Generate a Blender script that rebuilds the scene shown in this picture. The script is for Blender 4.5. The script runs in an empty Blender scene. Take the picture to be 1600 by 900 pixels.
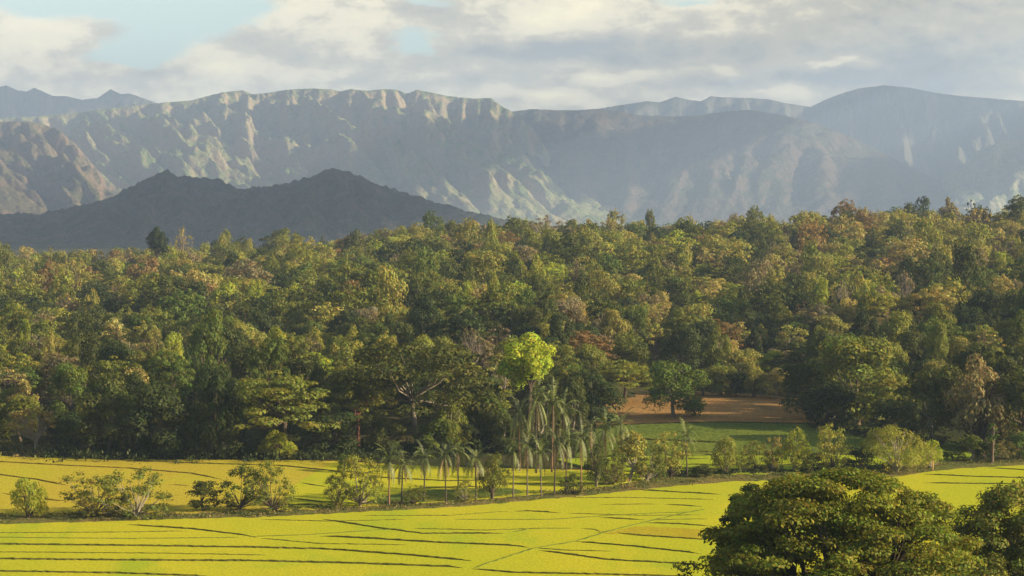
import bpy, math, random
import numpy as np
from mathutils import Vector

# ------------------------------------------------------------------ scene, camera, sky, sun, exposure
S = bpy.context.scene
COL = S.collection
R = math.radians
random.seed(7)
F = 2986.0            # focal length in pixels of the 1600 px wide photograph (30 degree lens)
CAMZ = 45.0
PITCH = math.atan(120 / F)

cam_d = bpy.data.cameras.new('camera'); cam = bpy.data.objects.new('camera', cam_d); COL.objects.link(cam)
cam_d.sensor_width = 36; cam_d.lens = 36 * F / 1600
cam_d.clip_start = 0.5; cam_d.clip_end = 60000
cam.location = (0, 0, CAMZ); cam.rotation_euler = (math.pi / 2 - PITCH, 0, 0)
S.camera = cam

SUN_EL, SUN_AZ = 20.0, 104.0     # azimuth clockwise from straight ahead (+Y)
sd = bpy.data.lights.new('sun', 'SUN'); sd.energy = 5.0; sd.angle = R(0.55); sd.color = (1.0, 0.82, 0.55)
so = bpy.data.objects.new('sun', sd); COL.objects.link(so)
sdir = Vector((math.sin(R(SUN_AZ)) * math.cos(R(SUN_EL)), math.cos(R(SUN_AZ)) * math.cos(R(SUN_EL)), math.sin(R(SUN_EL))))
so.rotation_euler = (-sdir).to_track_quat('-Z', 'Y').to_euler(); so.location = sdir * 500

S.view_settings.view_transform = 'Standard'; S.view_settings.look = 'None'
S.view_settings.gamma = 1; S.view_settings.use_curve_mapping = False
S.view_settings.exposure = 1.1
EXPO = 2 ** S.view_settings.exposure
S.render.engine = 'CYCLES'
S.cycles.use_denoising = True
S.cycles.max_bounces = 6; S.cycles.diffuse_bounces = 3; S.cycles.glossy_bounces = 1
S.cycles.transmission_bounces = 3; S.cycles.volume_bounces = 1; S.cycles.transparent_max_bounces = 4
S.cycles.sample_clamp_indirect = 4

class NT:
    """small helper to write node trees as expressions"""
    def __init__(s, tree): s.t = tree; s.t.nodes.clear()
    def n(s, typ, **kw):
        nd = s.t.nodes.new(typ)
        for k, v in kw.items(): setattr(nd, k, v)
        return nd
    def put(s, sock, v):
        if isinstance(v, bpy.types.NodeSocket): s.t.links.new(v, sock)
        else: sock.default_value = v
    def m(s, op, a, b=0.0, c=0.0, clamp=False):
        nd = s.n('ShaderNodeMath', operation=op); nd.use_clamp = clamp
        s.put(nd.inputs[0], a); s.put(nd.inputs[1], b); s.put(nd.inputs[2], c); return nd.outputs[0]
    def mix(s, f, a, b, blend='MIX'):
        nd = s.n('ShaderNodeMix', data_type='RGBA', blend_type=blend)
        s.put(nd.inputs[0], f)
        for i, v in ((6, a), (7, b)):
            s.put(nd.inputs[i], v if isinstance(v, bpy.types.NodeSocket) else (v[0], v[1], v[2], 1))
        return nd.outputs[2]
    def noise(s, vec, scale, detail=4, rough=0.55, out=0, dist=0.0):
        nd = s.n('ShaderNodeTexNoise'); s.put(nd.inputs['Vector'], vec)
        nd.inputs['Scale'].default_value = scale; nd.inputs['Detail'].default_value = detail
        nd.inputs['Roughness'].default_value = rough; nd.inputs['Distortion'].default_value = dist
        return nd.outputs[out]
    def ramp(s, v, lo, hi):
        nd = s.n('ShaderNodeMapRange', interpolation_type='SMOOTHSTEP'); s.put(nd.inputs[0], v)
        nd.inputs[1].default_value = lo; nd.inputs[2].default_value = hi; return nd.outputs[0]
    def xyz(s, x, y, z):
        nd = s.n('ShaderNodeCombineXYZ'); s.put(nd.inputs[0], x); s.put(nd.inputs[1], y); s.put(nd.inputs[2], z); return nd.outputs[0]

# --- world: Nishita sky with broken evening cloud
W = bpy.data.worlds.new('World'); S.world = W; W.use_nodes = True
w = NT(W.node_tree)
sky = w.n('ShaderNodeTexSky', sky_type='NISHITA'); sky.sun_disc = False
sky.sun_elevation = R(SUN_EL); sky.sun_rotation = R(SUN_AZ); sky.air_density = 1.2; sky.dust_density = 2.0
tc = w.n('ShaderNodeTexCoord'); sp = w.n('ShaderNodeSeparateXYZ'); w.put(sp.inputs[0], tc.outputs['Generated'])
dy = w.m('MAXIMUM', sp.outputs[1], 0.08)
U = w.m('MULTIPLY_ADD', w.m('DIVIDE', sp.outputs[0], dy), 2.986, 0.8)       # sky position, thousandths of the lens unit
V = w.m('MULTIPLY_ADD', w.m('DIVIDE', sp.outputs[2], dy), -2.986, 0.33)
wn = w.n('ShaderNodeSeparateColor'); w.put(wn.inputs[0], w.noise(w.xyz(w.m('MULTIPLY', U, 1.0), w.m('MULTIPLY', V, 2.2), 0), 5.5, 5, 0.6, 1))
Uw = w.m('ADD', U, w.m('MULTIPLY_ADD', wn.outputs[0], 0.20, -0.10))
Vw = w.m('ADD', V, w.m('MULTIPLY_ADD', wn.outputs[1], 0.07, -0.035))
def blobs(lst):
    tot = None
    for (cx, cy, rx, ry, a) in lst:
        ex = w.m('POWER', w.m('MULTIPLY_ADD', Uw, 1000 / rx, -cx / rx), 2.0)
        ey = w.m('POWER', w.m('MULTIPLY_ADD', Vw, 1000 / ry, -cy / ry), 2.0)
        g = w.m('MULTIPLY', w.m('EXPONENT', w.m('MULTIPLY', w.m('ADD', ex, ey), -1.0)), a)
        tot = g if tot is None else w.m('ADD', tot, g)
    return tot
gaps = blobs([(150, 5, 170, 34, 1.0), (255, 60, 75, 34, .6), (195, 88, 55, 16, .9), (330, 18, 90, 30, .8), (650, 66, 34, 24, .8), (640, 5, 80, 10, .6), (20, 0, 40, 10, .5),
              (1080, 8, 50, 8, .45), (230, -60, 260, 50, .9)])
dark = blobs([(420, 75, 70, 24, .35), (620, 15, 50, 14, .25), (850, 80, 170, 20, 1.0), (1000, 100, 60, 12, .4), (700, 28, 70, 20, .5), (900, 110, 90, 8, .25), (1190, 92, 120, 22, .5), (1260, 122, 70, 12, .8),
              (1430, 120, 150, 46, .95), (1340, 60, 170, 40, .25), (1550, 60, 120, 60, .35), (760, 125, 60, 14, .6), (190, 55, 40, 12, .6),
              (240, 112, 60, 18, .5), (980, 62, 120, 14, .3), (1400, 10, 180, 22, .35), (80, 130, 60, 14, .25), (560, 128, 80, 12, .3), (1150, 135, 200, 10, .5), (1000, -80, 500, 50, .5)])
bright = blobs([(880, 25, 110, 28, .8), (420, 30, 60, 20, .4), (560, 40, 50, 24, .45), (940, 122, 60, 16, 1.0), (870, 158, 60, 9, 1.1), (1290, 105, 45, 9, .9), (1210, 140, 45, 13, .8), (1090, 55, 80, 12, .4),
                (1090, 10, 50, 9, .6), (360, 108, 60, 18, .7), (40, 60, 60, 40, .5), (500, 118, 50, 14, .5), (1480, 165, 160, 9, .35), (70, 20, 50, 14, .4), (1120, 112, 60, 8, .5), (280, 80, 70, 12, .4)])
nz = w.noise(w.xyz(w.m('MULTIPLY', U, 1.0), w.m('MULTIPLY', V, 2.2), 3.7), 6.0, 7, 0.6)
nf = w.noise(w.xyz(w.m('MULTIPLY', U, 1.2), w.m('MULTIPLY', V, 2.4), 9.1), 17.0, 9, 0.66)
cov = w.ramp(w.m('SUBTRACT', w.m('ADD', 0.66, w.m('MULTIPLY_ADD', nz, 0.50, -0.25)), w.m('MULTIPLY', gaps, 0.62)), 0.26, 0.52)
tone = w.m('ADD', w.m('ADD', 0.56, w.m('MULTIPLY_ADD', nf, 1.1, -0.55)),
           w.m('ADD', w.m('MULTIPLY', w.m('SUBTRACT', bright, dark), 0.55), w.m('MULTIPLY_ADD', nz, 0.5, -0.25)))
def lin(r, g, b): return tuple(((c / 255 + 0.055) / 1.055) ** 2.4 if c > 10 else c / 255 / 12.92 for c in (r, g, b))
def skyc(r, g, b): return tuple(c / EXPO for c in lin(r, g, b))
def air(r, g, b):      # cloud radiance before the valley haze veils it
    c = lin(r, g, b); return tuple(max(0.05, (v - a) / 0.50) / EXPO for v, a in zip(c, (.13, .17, .24)))
c1 = w.mix(w.ramp(tone, 0.02, 0.45), air(160, 170, 180), air(194, 194, 190))
c2 = w.mix(w.ramp(tone, 0.40, 0.75), c1, air(234, 228, 210))
c3 = w.mix(w.ramp(tone, 0.75, 1.15), c2, air(255, 247, 218))
# the far air brightens a clear gap towards the horizon
clear = w.mix(0.75, sky.outputs[0], tuple(c / 0.1 for c in air(196, 220, 222)))
bgs = w.n('ShaderNodeBackground'); w.put(bgs.inputs[0], clear); bgs.inputs[1].default_value = 0.1
bgc = w.n('ShaderNodeBackground'); w.put(bgc.inputs[0], c3); bgc.inputs[1].default_value = 1.0
# overhead and behind the viewer the evening sky is mostly clear Nishita sky with thin scattered cloud
low = w.m('MULTIPLY', w.ramp(sp.outputs[2], 0.42, 0.16), w.ramp(sp.outputs[1], 0.05, 0.35))
over = w.m('MULTIPLY', w.ramp(w.noise(tc.outputs['Generated'], 3.0, 6, 0.6), 0.5, 0.75), 0.5)
covf = w.m('ADD', w.m('MULTIPLY', cov, low), w.m('MULTIPLY', over, w.m('SUBTRACT', 1.0, low)), clamp=True)
bgn = w.n('ShaderNodeBackground'); w.put(bgn.inputs[0], sky.outputs[0]); bgn.inputs[1].default_value = 0.055
ms0 = w.n('ShaderNodeMixShader'); w.put(ms0.inputs[0], low); w.put(ms0.inputs[1], bgn.outputs[0]); w.put(ms0.inputs[2], bgs.outputs[0])
ms = w.n('ShaderNodeMixShader'); w.put(ms.inputs[0], covf); w.put(ms.inputs[1], ms0.outputs[0]); w.put(ms.inputs[2], bgc.outputs[0])
wo = w.n('ShaderNodeOutputWorld'); w.put(wo.inputs[0], ms.outputs[0])

# ------------------------------------------------------------------ geometry helpers
cp, spn = math.cos(PITCH), math.sin(PITCH)
def ray(px, py):
    a = (px - 800) / F; b = -(py - 450) / F
    return (a, cp + b * spn, -spn + b * cp)
def at(px, py, Y):
    d = ray(px, py); t = Y / d[1]; return (d[0] * t, Y, CAMZ + d[2] * t)
def gp(px, py, z=0.0):
    d = ray(px, py); t = (z - CAMZ) / d[2]; return (d[0] * t, d[1] * t)
def sstep(x, a, b):
    t = np.clip((x - a) / (b - a), 0, 1); return t * t * (3 - 2 * t)

def vnoise(x, y, seed=0):
    """smooth value noise, numpy"""
    xi = np.floor(x).astype(np.int64); yi = np.floor(y).astype(np.int64); xf = x - xi; yf = y - yi
    def h(a, b):
        n = (a * 374761393 + b * 668265263 + seed * 1442695041) & 0x7fffffff
        n = ((n ^ (n >> 13)) * 1274126177) & 0x7fffffff
        n = (n ^ (n >> 16)) & 0xffffff
        return n / float(0xffffff)
    u = xf * xf * (3 - 2 * xf); v = yf * yf * (3 - 2 * yf)
    return (h(xi, yi) * (1 - u) + h(xi + 1, yi) * u) * (1 - v) + (h(xi, yi + 1) * (1 - u) + h(xi + 1, yi + 1) * u) * v
def fbm(x, y, oct=4, seed=0):
    t = 0; a = 0.5
    for i in range(oct):
        t = t + a * vnoise(x, y, seed + i * 17); x = x * 2.03 + 5.1; y = y * 2.03 + 1.7; a *= 0.5
    return t

def make_mesh(name, V_, faces4=None, col=None, smooth=False, mat=None, tris=None):
    me = bpy.data.meshes.new(name)
    V_ = np.asarray(V_, dtype=np.float32)
    me.vertices.add(len(V_)); me.vertices.foreach_set('co', V_.ravel())
    fa = np.asarray(faces4, dtype=np.int32); k = fa.shape[1]
    me.loops.add(fa.size); me.loops.foreach_set('vertex_index', fa.ravel())
    me.polygons.add(len(fa)); me.polygons.foreach_set('loop_start', np.arange(len(fa), dtype=np.int32) * k)
    if smooth: me.polygons.foreach_set('use_smooth', np.ones(len(fa), dtype=bool))
    me.update(calc_edges=True)
    if col is not None:
        at_ = me.attributes.new('tint', 'FLOAT_COLOR', 'FACE')
        c = np.ones((len(fa), 4), dtype=np.float32); c[:, :3] = col
        at_.data.foreach_set('color', c.ravel())
    if mat: me.materials.append(mat)
    return me
def link(name, me, parent=None, loc=None):
    o = bpy.data.objects.new(name, me); COL.objects.link(o)
    if parent: o.parent = parent
    if loc: o.location = loc
    return o
def struct(o, kind='structure'): o['kind'] = kind; return o

def grid_faces(ny, nx):
    i = np.arange(ny - 1)[:, None] * nx + np.arange(nx - 1)[None, :]
    return np.stack([i, i + 1, i + nx + 1, i + nx], -1).reshape(-1, 4)

# ------------------------------------------------------------------ materials
def mat_new(name):
    m = bpy.data.materials.new(name); m.use_nodes = True; return m, NT(m.node_tree)
def out(nt, sh):
    o = nt.n('ShaderNodeOutputMaterial'); nt.put(o.inputs[0], sh)

def leaf_material(name, transl=0.34, gloss=0.012):
    m, t = mat_new(name)
    a = t.n('ShaderNodeAttribute', attribute_name='tint')
    oi = t.n('ShaderNodeObjectInfo')
    c = t.mix(1.0, a.outputs[0], oi.outputs['Color'], 'MULTIPLY')
    d = t.n('ShaderNodeBsdfDiffuse'); t.put(d.inputs[0], c)
    tr = t.n('ShaderNodeBsdfTranslucent'); t.put(tr.inputs[0], t.mix(0.5, c, (1.0, 1.0, 0.35), 'MULTIPLY'))
    mx = t.n('ShaderNodeMixShader'); mx.inputs[0].default_value = transl
    t.put(mx.inputs[1], d.outputs[0]); t.put(mx.inputs[2], tr.outputs[0])
    g = t.n('ShaderNodeBsdfGlossy'); g.inputs['Roughness'].default_value = 0.6; g.inputs[0].default_value = (0.9, 0.9, 0.8, 1)
    m2 = t.n('ShaderNodeMixShader'); m2.inputs[0].default_value = gloss
    t.put(m2.inputs[1], mx.outputs[0]); t.put(m2.inputs[2], g.outputs[0])
    out(t, m2.outputs[0]); return m
LEAF = leaf_material('leaves'); FROND = leaf_material('palm_fronds', 0.2, 0.06)

def bark_material():
    m, t = mat_new('bark'); co = t.n('ShaderNodeTexCoord')
    n = t.noise(co.outputs['Object'], 3.0, 5)
    oi = t.n('ShaderNodeObjectInfo')
    c = t.mix(1.0, t.mix(n, (0.6, 0.6, 0.6), (1.3, 1.3, 1.3)), oi.outputs['Color'], 'MULTIPLY')
    d = t.n('ShaderNodeBsdfDiffuse'); t.put(d.inputs[0], c); out(t, d.outputs[0]); return m
BARK = bark_material()

def ground_material(name, cols, s1, s2, bump=0.3, bs=1.0, stretch=1.0, fine=0.35):
    """two or three base colours of the ground cover mixed by noise in metres, plus a fine grain"""
    m, t = mat_new(name); ge = t.n('ShaderNodeNewGeometry')
    mp = t.n('ShaderNodeMapping'); t.put(mp.inputs[0], ge.outputs['Position']); mp.inputs['Scale'].default_value = (1, stretch, 1)
    p = mp.outputs[0]
    c = t.mix(t.ramp(t.noise(p, s1, 4, 0.6), 0.38, 0.62), cols[0], cols[1])
    if len(cols) > 2: c = t.mix(t.ramp(t.noise(p, s2, 5, 0.6), 0.50, 0.70), c, cols[2])
    g = t.noise(p, bs, 3, 0.75)
    c = t.mix(1.0, c, t.mix(t.ramp(g, 0.3, 0.7), (1 - fine,) * 3, (1 + fine,) * 3), 'MULTIPLY')
    d = t.n('ShaderNodeBsdfDiffuse'); t.put(d.inputs[0], c)
    b = t.n('ShaderNodeBump'); b.inputs['Strength'].default_value = bump; b.inputs['Distance'].default_value = 0.4
    t.put(b.inputs['Height'], g); t.put(d.inputs['Normal'], b.outputs[0])
    out(t, d.outputs[0]); return m

# ------------------------------------------------------------------ terrain
CREST = [(-900, 8), (-300, 7), (0, 7), (200, 8), (350, 13), (500, 16), (650, 21), (800, 24), (1000, 25), (1200, 26), (1400, 28), (1600, 30), (1900, 32), (2600, 36)]
CX, CZ = np.array([c[0] for c in CREST], float), np.array([c[1] for c in CREST], float)
YC = 960.0
def edge_y(px):
    e = np.interp(px, [-1500, 60, 500, 700, 880, 960, 1230, 1330, 1420, 1600, 2600], [352, 352, 352, 362, 375, 470, 478, 440, 400, 380, 380])
    return e
def height(x, y):
    x = np.asarray(x, float); y = np.asarray(y, float)
    px = 800 + F * x / np.maximum(y, 40)
    y0 = edge_y(px)
    t = np.clip((y - y0) / (YC - y0), 0, 1)
    hc = np.interp(px, CX, CZ)
    p = 1 - (1 - t) ** 1.35
    hill = hc * p * (1 - sstep(y, YC + 40, YC + 700))
    hill = hill + (fbm(x / 70, y / 70, 3, 5) - 0.45) * 9 * sstep(t, 0.02, 0.2) * (1 - sstep(y, YC + 100, YC + 900))
    own = 43.2 * (1 - sstep(y, -10, 128)) * (1 - 0.5 * sstep(np.abs(x), 200, 900))
    return hill + own - 6 * sstep(y, 1800, 3000)
def hgt(x, y): return float(height(np.array([x]), np.array([y]))[0])

def axis(segs):
    a = []
    for (s, e, st) in segs: a += list(np.arange(s, e, st))
    a.append(segs[-1][1]); return np.array(a)
gx = axis([(-15800, -2000, 700), (-2000, -500, 60), (-500, 500, 9), (500, 2000, 60), (2000, 15800, 690)])
gy = axis([(-1500, -100, 100), (-100, 200, 8), (200, 1100, 9), (1100, 1800, 50), (1800, 13500, 650)])
GX, GY = np.meshgrid(gx, gy); GZ = height(GX, GY)
soil = ground_material('ground_cover', [(0.045, 0.05, 0.018), (0.075, 0.065, 0.03), (0.05, 0.06, 0.02)], 0.05, 0.12, 0.5, 0.8)
g = link('ground', make_mesh('ground', np.stack([GX, GY, GZ], -1).reshape(-1, 3), grid_faces(len(gy), len(gx)), smooth=True, mat=soil)); struct(g)

# ------------------------------------------------------------------ fields
def dense(pts, step=12):
    o = []
    for (a, b) in zip(pts[:-1], pts[1:]):
        n = max(1, int(math.hypot(b[0] - a[0], b[1] - a[1]) / step))
        for i in range(n): o.append((a[0] + (b[0] - a[0]) * i / n, a[1] + (b[1] - a[1]) * i / n))
    o.append(pts[-1]); return o
def slab(name, pix, z, mat, skirt=True, ragged=0.25, seed=1):
    """a standing crop: flat top at crop height with its cut edge down to the soil"""
    rng = random.Random(seed)
    pts = [gp(px, py, z) for px, py in dense(pix + [pix[0]], 10)[:-1]]
    pts = [(x + rng.uniform(-ragged, ragged), y + rng.uniform(-ragged, ragged) * 2) for x, y in pts]
    n = len(pts); me = bpy.data.meshes.new(name)
    vs = [(x, y, z) for x, y in pts] + [(x, y, -0.05) for x, y in pts]
    fs = [list(range(n))] + [[i, i + n, (i + 1) % n + n, (i + 1) % n] for i in range(n)]
    me.from_pydata(vs, [], fs); me.update(); me.materials.append(mat)
    return struct(link(name, me))
rice_y = ground_material('ripe_green_rice', [(0.42, 0.43, 0.022), (0.50, 0.455, 0.026), (0.35, 0.41, 0.024)], 0.030, 0.09, 0.2, 3.0, 0.4, 0.15)
rice_o = ground_material('ripe_golden_rice', [(0.46, 0.40, 0.034), (0.46, 0.355, 0.038), (0.43, 0.395, 0.030)], 0.022, 0.05, 0.2, 3.0, 0.4, 0.2)
rice_l = ground_material('young_lime_rice', [(0.27, 0.34, 0.02), (0.33, 0.37, 0.022), (0.23, 0.30, 0.02)], 0.03, 0.09, 0.35, 2.0, 0.4, 0.2)
grass_g = ground_material('green_pasture', [(0.11, 0.15, 0.025), (0.15, 0.18, 0.028), (0.09, 0.12, 0.025)], 0.03, 0.1, 0.4, 1.5, 0.4, 0.3)
earth = ground_material('ploughed_earth', [(0.36, 0.205, 0.07), (0.30, 0.17, 0.06), (0.24, 0.155, 0.065)], 0.05, 0.15, 0.5, 1.2, 0.5, 0.2)
bank_m = ground_material('bank_grass', [(0.13, 0.14, 0.035), (0.21, 0.16, 0.055), (0.09, 0.11, 0.03)], 0.15, 0.4, 0.6, 2.0, 0.6, 0.35)
gold_m = ground_material('yellow_rice_patch', [(0.43, 0.36, 0.025), (0.40, 0.32, 0.022)], 0.1, 0.2, 0.3, 2.4, 0.45, 0.15)

slab('rice_field', [(-500, 819), (0, 819), (250, 812), (430, 807), (560, 800), (700, 793), (900, 776), (1000, 765), (1080, 757), (1150, 752), (1300, 749),
                    (1400, 745), (1450, 737), (1500, 732), (1600, 727), (2200, 716), (2600, 1010), (-1100, 1010)], 0.30, rice_y, seed=1)
slab('golden_rice_field', [(-700, 706), (0, 712), (60, 714), (100, 717), (300, 718), (530, 720), (620, 726), (760, 731), (930, 735), (1010, 738),
                           (1010, 747), (930, 764), (800, 775), (700, 783), (560, 792), (430, 798), (250, 803), (0, 806), (-700, 806)], 0.30, rice_o, seed=2)
slab('ripe_strip', [(520, 722), (700, 730), (930, 736), (1020, 738), (1010, 748), (930, 764), (800, 775), (700, 783), (560, 790), (440, 795), (455, 760)], 0.304, rice_y, seed=9)
slab('lime_rice_field', [(870, 717), (1000, 713), (1350, 709), (1520, 707), (1520, 716), (1440, 722), (1330, 738), (1080, 742), (1020, 737), (930, 733)], 0.31, rice_l, seed=3)
slab('green_field', [(935, 666), (1000, 663), (1100, 660), (1250, 662), (1380, 666), (1500, 690), (1800, 700), (1800, 706), (1500, 705), (1350, 707), (1000, 711), (900, 712)], 0.20, grass_g, seed=4)
slab('ploughed_field', [(900, 607), (1100, 611), (1230, 620), (1310, 634), (1400, 655), (1330, 661), (1250, 660), (1100, 658), (1000, 661), (930, 663)], 0.08, earth, seed=5)
slab('palm_grass', [(560, 788), (640, 766), (800, 762), (820, 770), (700, 783)], 0.33, ground_material('green_grass_patch', [(0.12, 0.16, 0.03), (0.2, 0.2, 0.03)], 0.1, 0.3, 0.4, 1.5), seed=6)
slab('golden_patch', [(930, 832), (1000, 822), (1110, 828), (1120, 844), (1000, 836)], 0.33, gold_m, seed=8)
slab('grass_bank', [(-500, 820), (0, 819), (250, 812), (430, 807), (560, 800), (700, 792), (900, 775), (1000, 765), (1080, 757), (1150, 752), (1300, 749), (1400, 744),
                    (1450, 737), (1500, 732), (1600, 727), (1900, 720), (1900, 711), (1600, 713), (1480, 716), (1400, 728), (1300, 737), (1150, 741), (1020, 744), (930, 764), (800, 773), (700, 782), (560, 792),
                    (430, 799), (250, 803), (0, 806), (-500, 806)], 0.24, bank_m, seed=7)

def bund(pix, mat, wid=0.5, hh=0.34, z=0.26, seed=0, name='field_bund'):
    """a low earth dyke with dark grass between two paddies"""
    rng = random.Random(seed); pts = [gp(px, py, z) for px, py in dense(pix, 6)]
    vs, fs = [], []
    for i, (x, y) in enumerate(pts):
        a = pts[max(i - 1, 0)]; b = pts[min(i + 1, len(pts) - 1)]
        dx, dy_ = b[0] - a[0], b[1] - a[1]; L = math.hypot(dx, dy_) or 1; nx, ny = -dy_ / L, dx / L
        e = 0.25 if i in (0, len(pts) - 1) else 1
        e = min(1, .15 + min(i, len(pts) - 1 - i) / 5); h_ = hh * .62 * rng.uniform(0.8, 1.12) * e; w_ = wid * .75 * rng.uniform(0.75, 1.25) * (.4 + .6 * e); j = rng.uniform(-.12, .12)
        for (o_, zz) in ((-1.0, -0.2), (-0.45, h_), (0.45, h_ * rng.uniform(.85, 1.1)), (1.0, -0.2)):
            vs.append((x + nx * (o_ * w_ + j), y + ny * (o_ * w_ + j), z + zz))
    for i in range(len(pts) - 1):
        for k in range(3): fs.append([i * 4 + k, i * 4 + k + 1, i * 4 + 5 + k, i * 4 + 4 + k])
    me = bpy.data.meshes.new(name); me.from_pydata(vs, [], fs); me.update(); me.materials.append(mat)
    return struct(link(name, me))
bm_d = ground_material('bund_dark_grass', [(0.085, 0.09, 0.018), (0.13, 0.12, 0.022)], 0.5, 1.0, 0.4, 2.0)
bm_l = ground_material('bund_light_grass', [(0.22, 0.25, 0.03), (0.15, 0.19, 0.03)], 0.5, 1.0, 0.4, 2.0)
bm_m = ground_material('bund_grass', [(0.15, 0.16, 0.02), (0.20, 0.20, 0.025)], 0.5, 1.0, 0.4, 2.0)
bm_o = ground_material('bund_dry_grass', [(0.16, 0.12, 0.02), (0.24, 0.17, 0.025)], 0.5, 1.0, 0.4, 2.0)
B_DARK = [[(-300, 848), (0, 851), (200, 853), (400, 856), (520, 859), (640, 868), (738, 877)], [(-300, 872), (0, 874), (200, 876), (400, 877), (560, 881), (700, 886), (725, 888)],
          [(197, 820), (300, 827), (380, 836), (402, 841)], [(498, 838), (580, 842), (680, 848), (800, 853), (828, 856)], [(500, 811), (590, 825), (660, 834), (790, 834)],
          [(735, 889), (800, 895), (900, 897), (1090, 902)], [(840, 860), (900, 868), (950, 875), (1100, 883)], [(895, 846), (1000, 855), (1100, 866)],
          [(955, 832), (1000, 837), (1110, 844)], [(1005, 817), (1060, 819), (1115, 823)], [(935, 809), (1010, 813)], [(800, 799), (830, 799), (878, 802)],
          [(1035, 788), (1100, 792)], [(985, 765), (1070, 770), (1130, 773)], [(905, 826), (930, 828), (942, 832)],
          [(1440, 741), (1520, 745), (1600, 747), (1750, 750)], [(1540, 731), (1640, 737)], [(1440, 755), (1600, 757), (1750, 758)], [(-300, 890), (0, 893), (180, 896), (330, 901)]]
for i, b in enumerate(B_DARK): bund(b, bm_d, seed=i, wid=0.5, hh=0.30 if i not in (0, 1, 3) else 0.36)
for i, b in enumerate([[(733, 890), (830, 858), (900, 846), (945, 832), (1000, 818), (1060, 804), (1110, 794)], [(380, 839), (480, 836), (600, 828), (640, 826)], [(-300, 839), (0, 840), (200, 842), (380, 840)],
                       [(790, 834), (830, 826), (905, 826)], [(700, 812), (860, 812), (1000, 803), (1090, 800)]]):
    bund(b, bm_l, seed=40 + i, wid=0.6, hh=0.15)
for i, b in enumerate([[(640, 826), (760, 829), (850, 826)], [(560, 806), (700, 806), (800, 799)], [(878, 802), (1000, 806), (1100, 805)], [(828, 856), (880, 860), (960, 862)], [(1010, 813), (1110, 811)], [(-300, 832), (0, 833), (180, 832), (300, 830)], [(402, 841), (500, 850), (640, 852)],
                       [(402, 812), (520, 815), (640, 812)], [(930, 789), (1035, 788)], [(880, 778), (985, 778), (1120, 781)], [(-300, 861), (0, 863), (250, 865), (420, 868)]]):
    bund(b, bm_m, seed=140 + i, wid=0.45, hh=0.2)
for i, b in enumerate([[(-300, 715), (0, 722), (110, 728), (200, 732), (300, 740), (350, 750)], [(-200, 734), (0, 742), (60, 750), (110, 760)], [(70, 715), (150, 718), (300, 724), (440, 728), (530, 737), (600, 741)],
                       [(260, 757), (300, 760)], [(465, 754), (515, 762)], [(445, 777), (500, 785), (560, 787)], [(400, 790), (530, 788)], [(560, 745), (700, 752), (800, 750)], [(640, 764), (760, 760)],
                       [(780, 757), (930, 757), (985, 752)], [(0, 770), (40, 778), (110, 784)], [(930, 741), (1000, 743)]]):
    bund(b, bm_o if i in (0, 1, 3, 10) else bm_d, seed=60 + i, wid=0.55, hh=0.3)
for i, b in enumerate([[(900, 722), (1000, 719), (1110, 717)], [(1060, 726), (1200, 728), (1340, 722)], [(960, 730), (1080, 733), (1180, 735)], [(1075, 706), (1130, 706)], [(930, 689), (1000, 686), (1140, 692)], [(1150, 712), (1400, 711)]]):
    bund(b, bm_d, seed=90 + i, wid=0.5, hh=0.35)

# ------------------------------------------------------------------ foliage kit
def unit(v): return v / np.maximum(np.linalg.norm(v, axis=-1, keepdims=True), 1e-9)
def leaf_quads(P, N, size, rng, aspect=0.6, dirn=None):
    n = len(P)
    r = rng.normal(size=(n, 3)) if dirn is None else dirn + rng.normal(size=(n, 3)) * 0.35
    T = unit(r - (r * N).sum(1, keepdims=True) * N); B = np.cross(N, T)
    s = (size * rng.uniform(0.65, 1.35, n))[:, None] * 0.5
    v = np.stack([P - T * s, P + B * s * aspect, P + T * s, P - B * s * aspect], 1)
    v[:, 1] += N * s * 0.15; v[:, 3] += N * s * 0.15
    return v.reshape(-1, 3)
def tube(pts, rad, sides=6):
    pts = np.array(pts, float); n = len(pts); vs = []; 
    for i in range(n):
        d = unit(pts[min(i + 1, n - 1)] - pts[max(i - 1, 0)]); a = np.array([1, 0, 0.]) if abs(d[0]) < .9 else np.array([0, 1., 0])
        u = unit(np.cross(d, a)); v = np.cross(d, u)
        for k in range(sides):
            t = 2 * math.pi * k / sides; vs.append(pts[i] + (u * math.cos(t) + v * math.sin(t)) * rad[i])
    fs = [[i * sides + k, i * sides + (k + 1) % sides, (i + 1) * sides + (k + 1) % sides, (i + 1) * sides + k] for i in range(n - 1) for k in range(sides)]
    return np.array(vs), np.array(fs)
def join(parts):
    vs, fs, o = [], [], 0
    for v, f in parts: vs.append(v); fs.append(f + o); o += len(v)
    return np.concatenate(vs), np.concatenate(fs)

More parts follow.
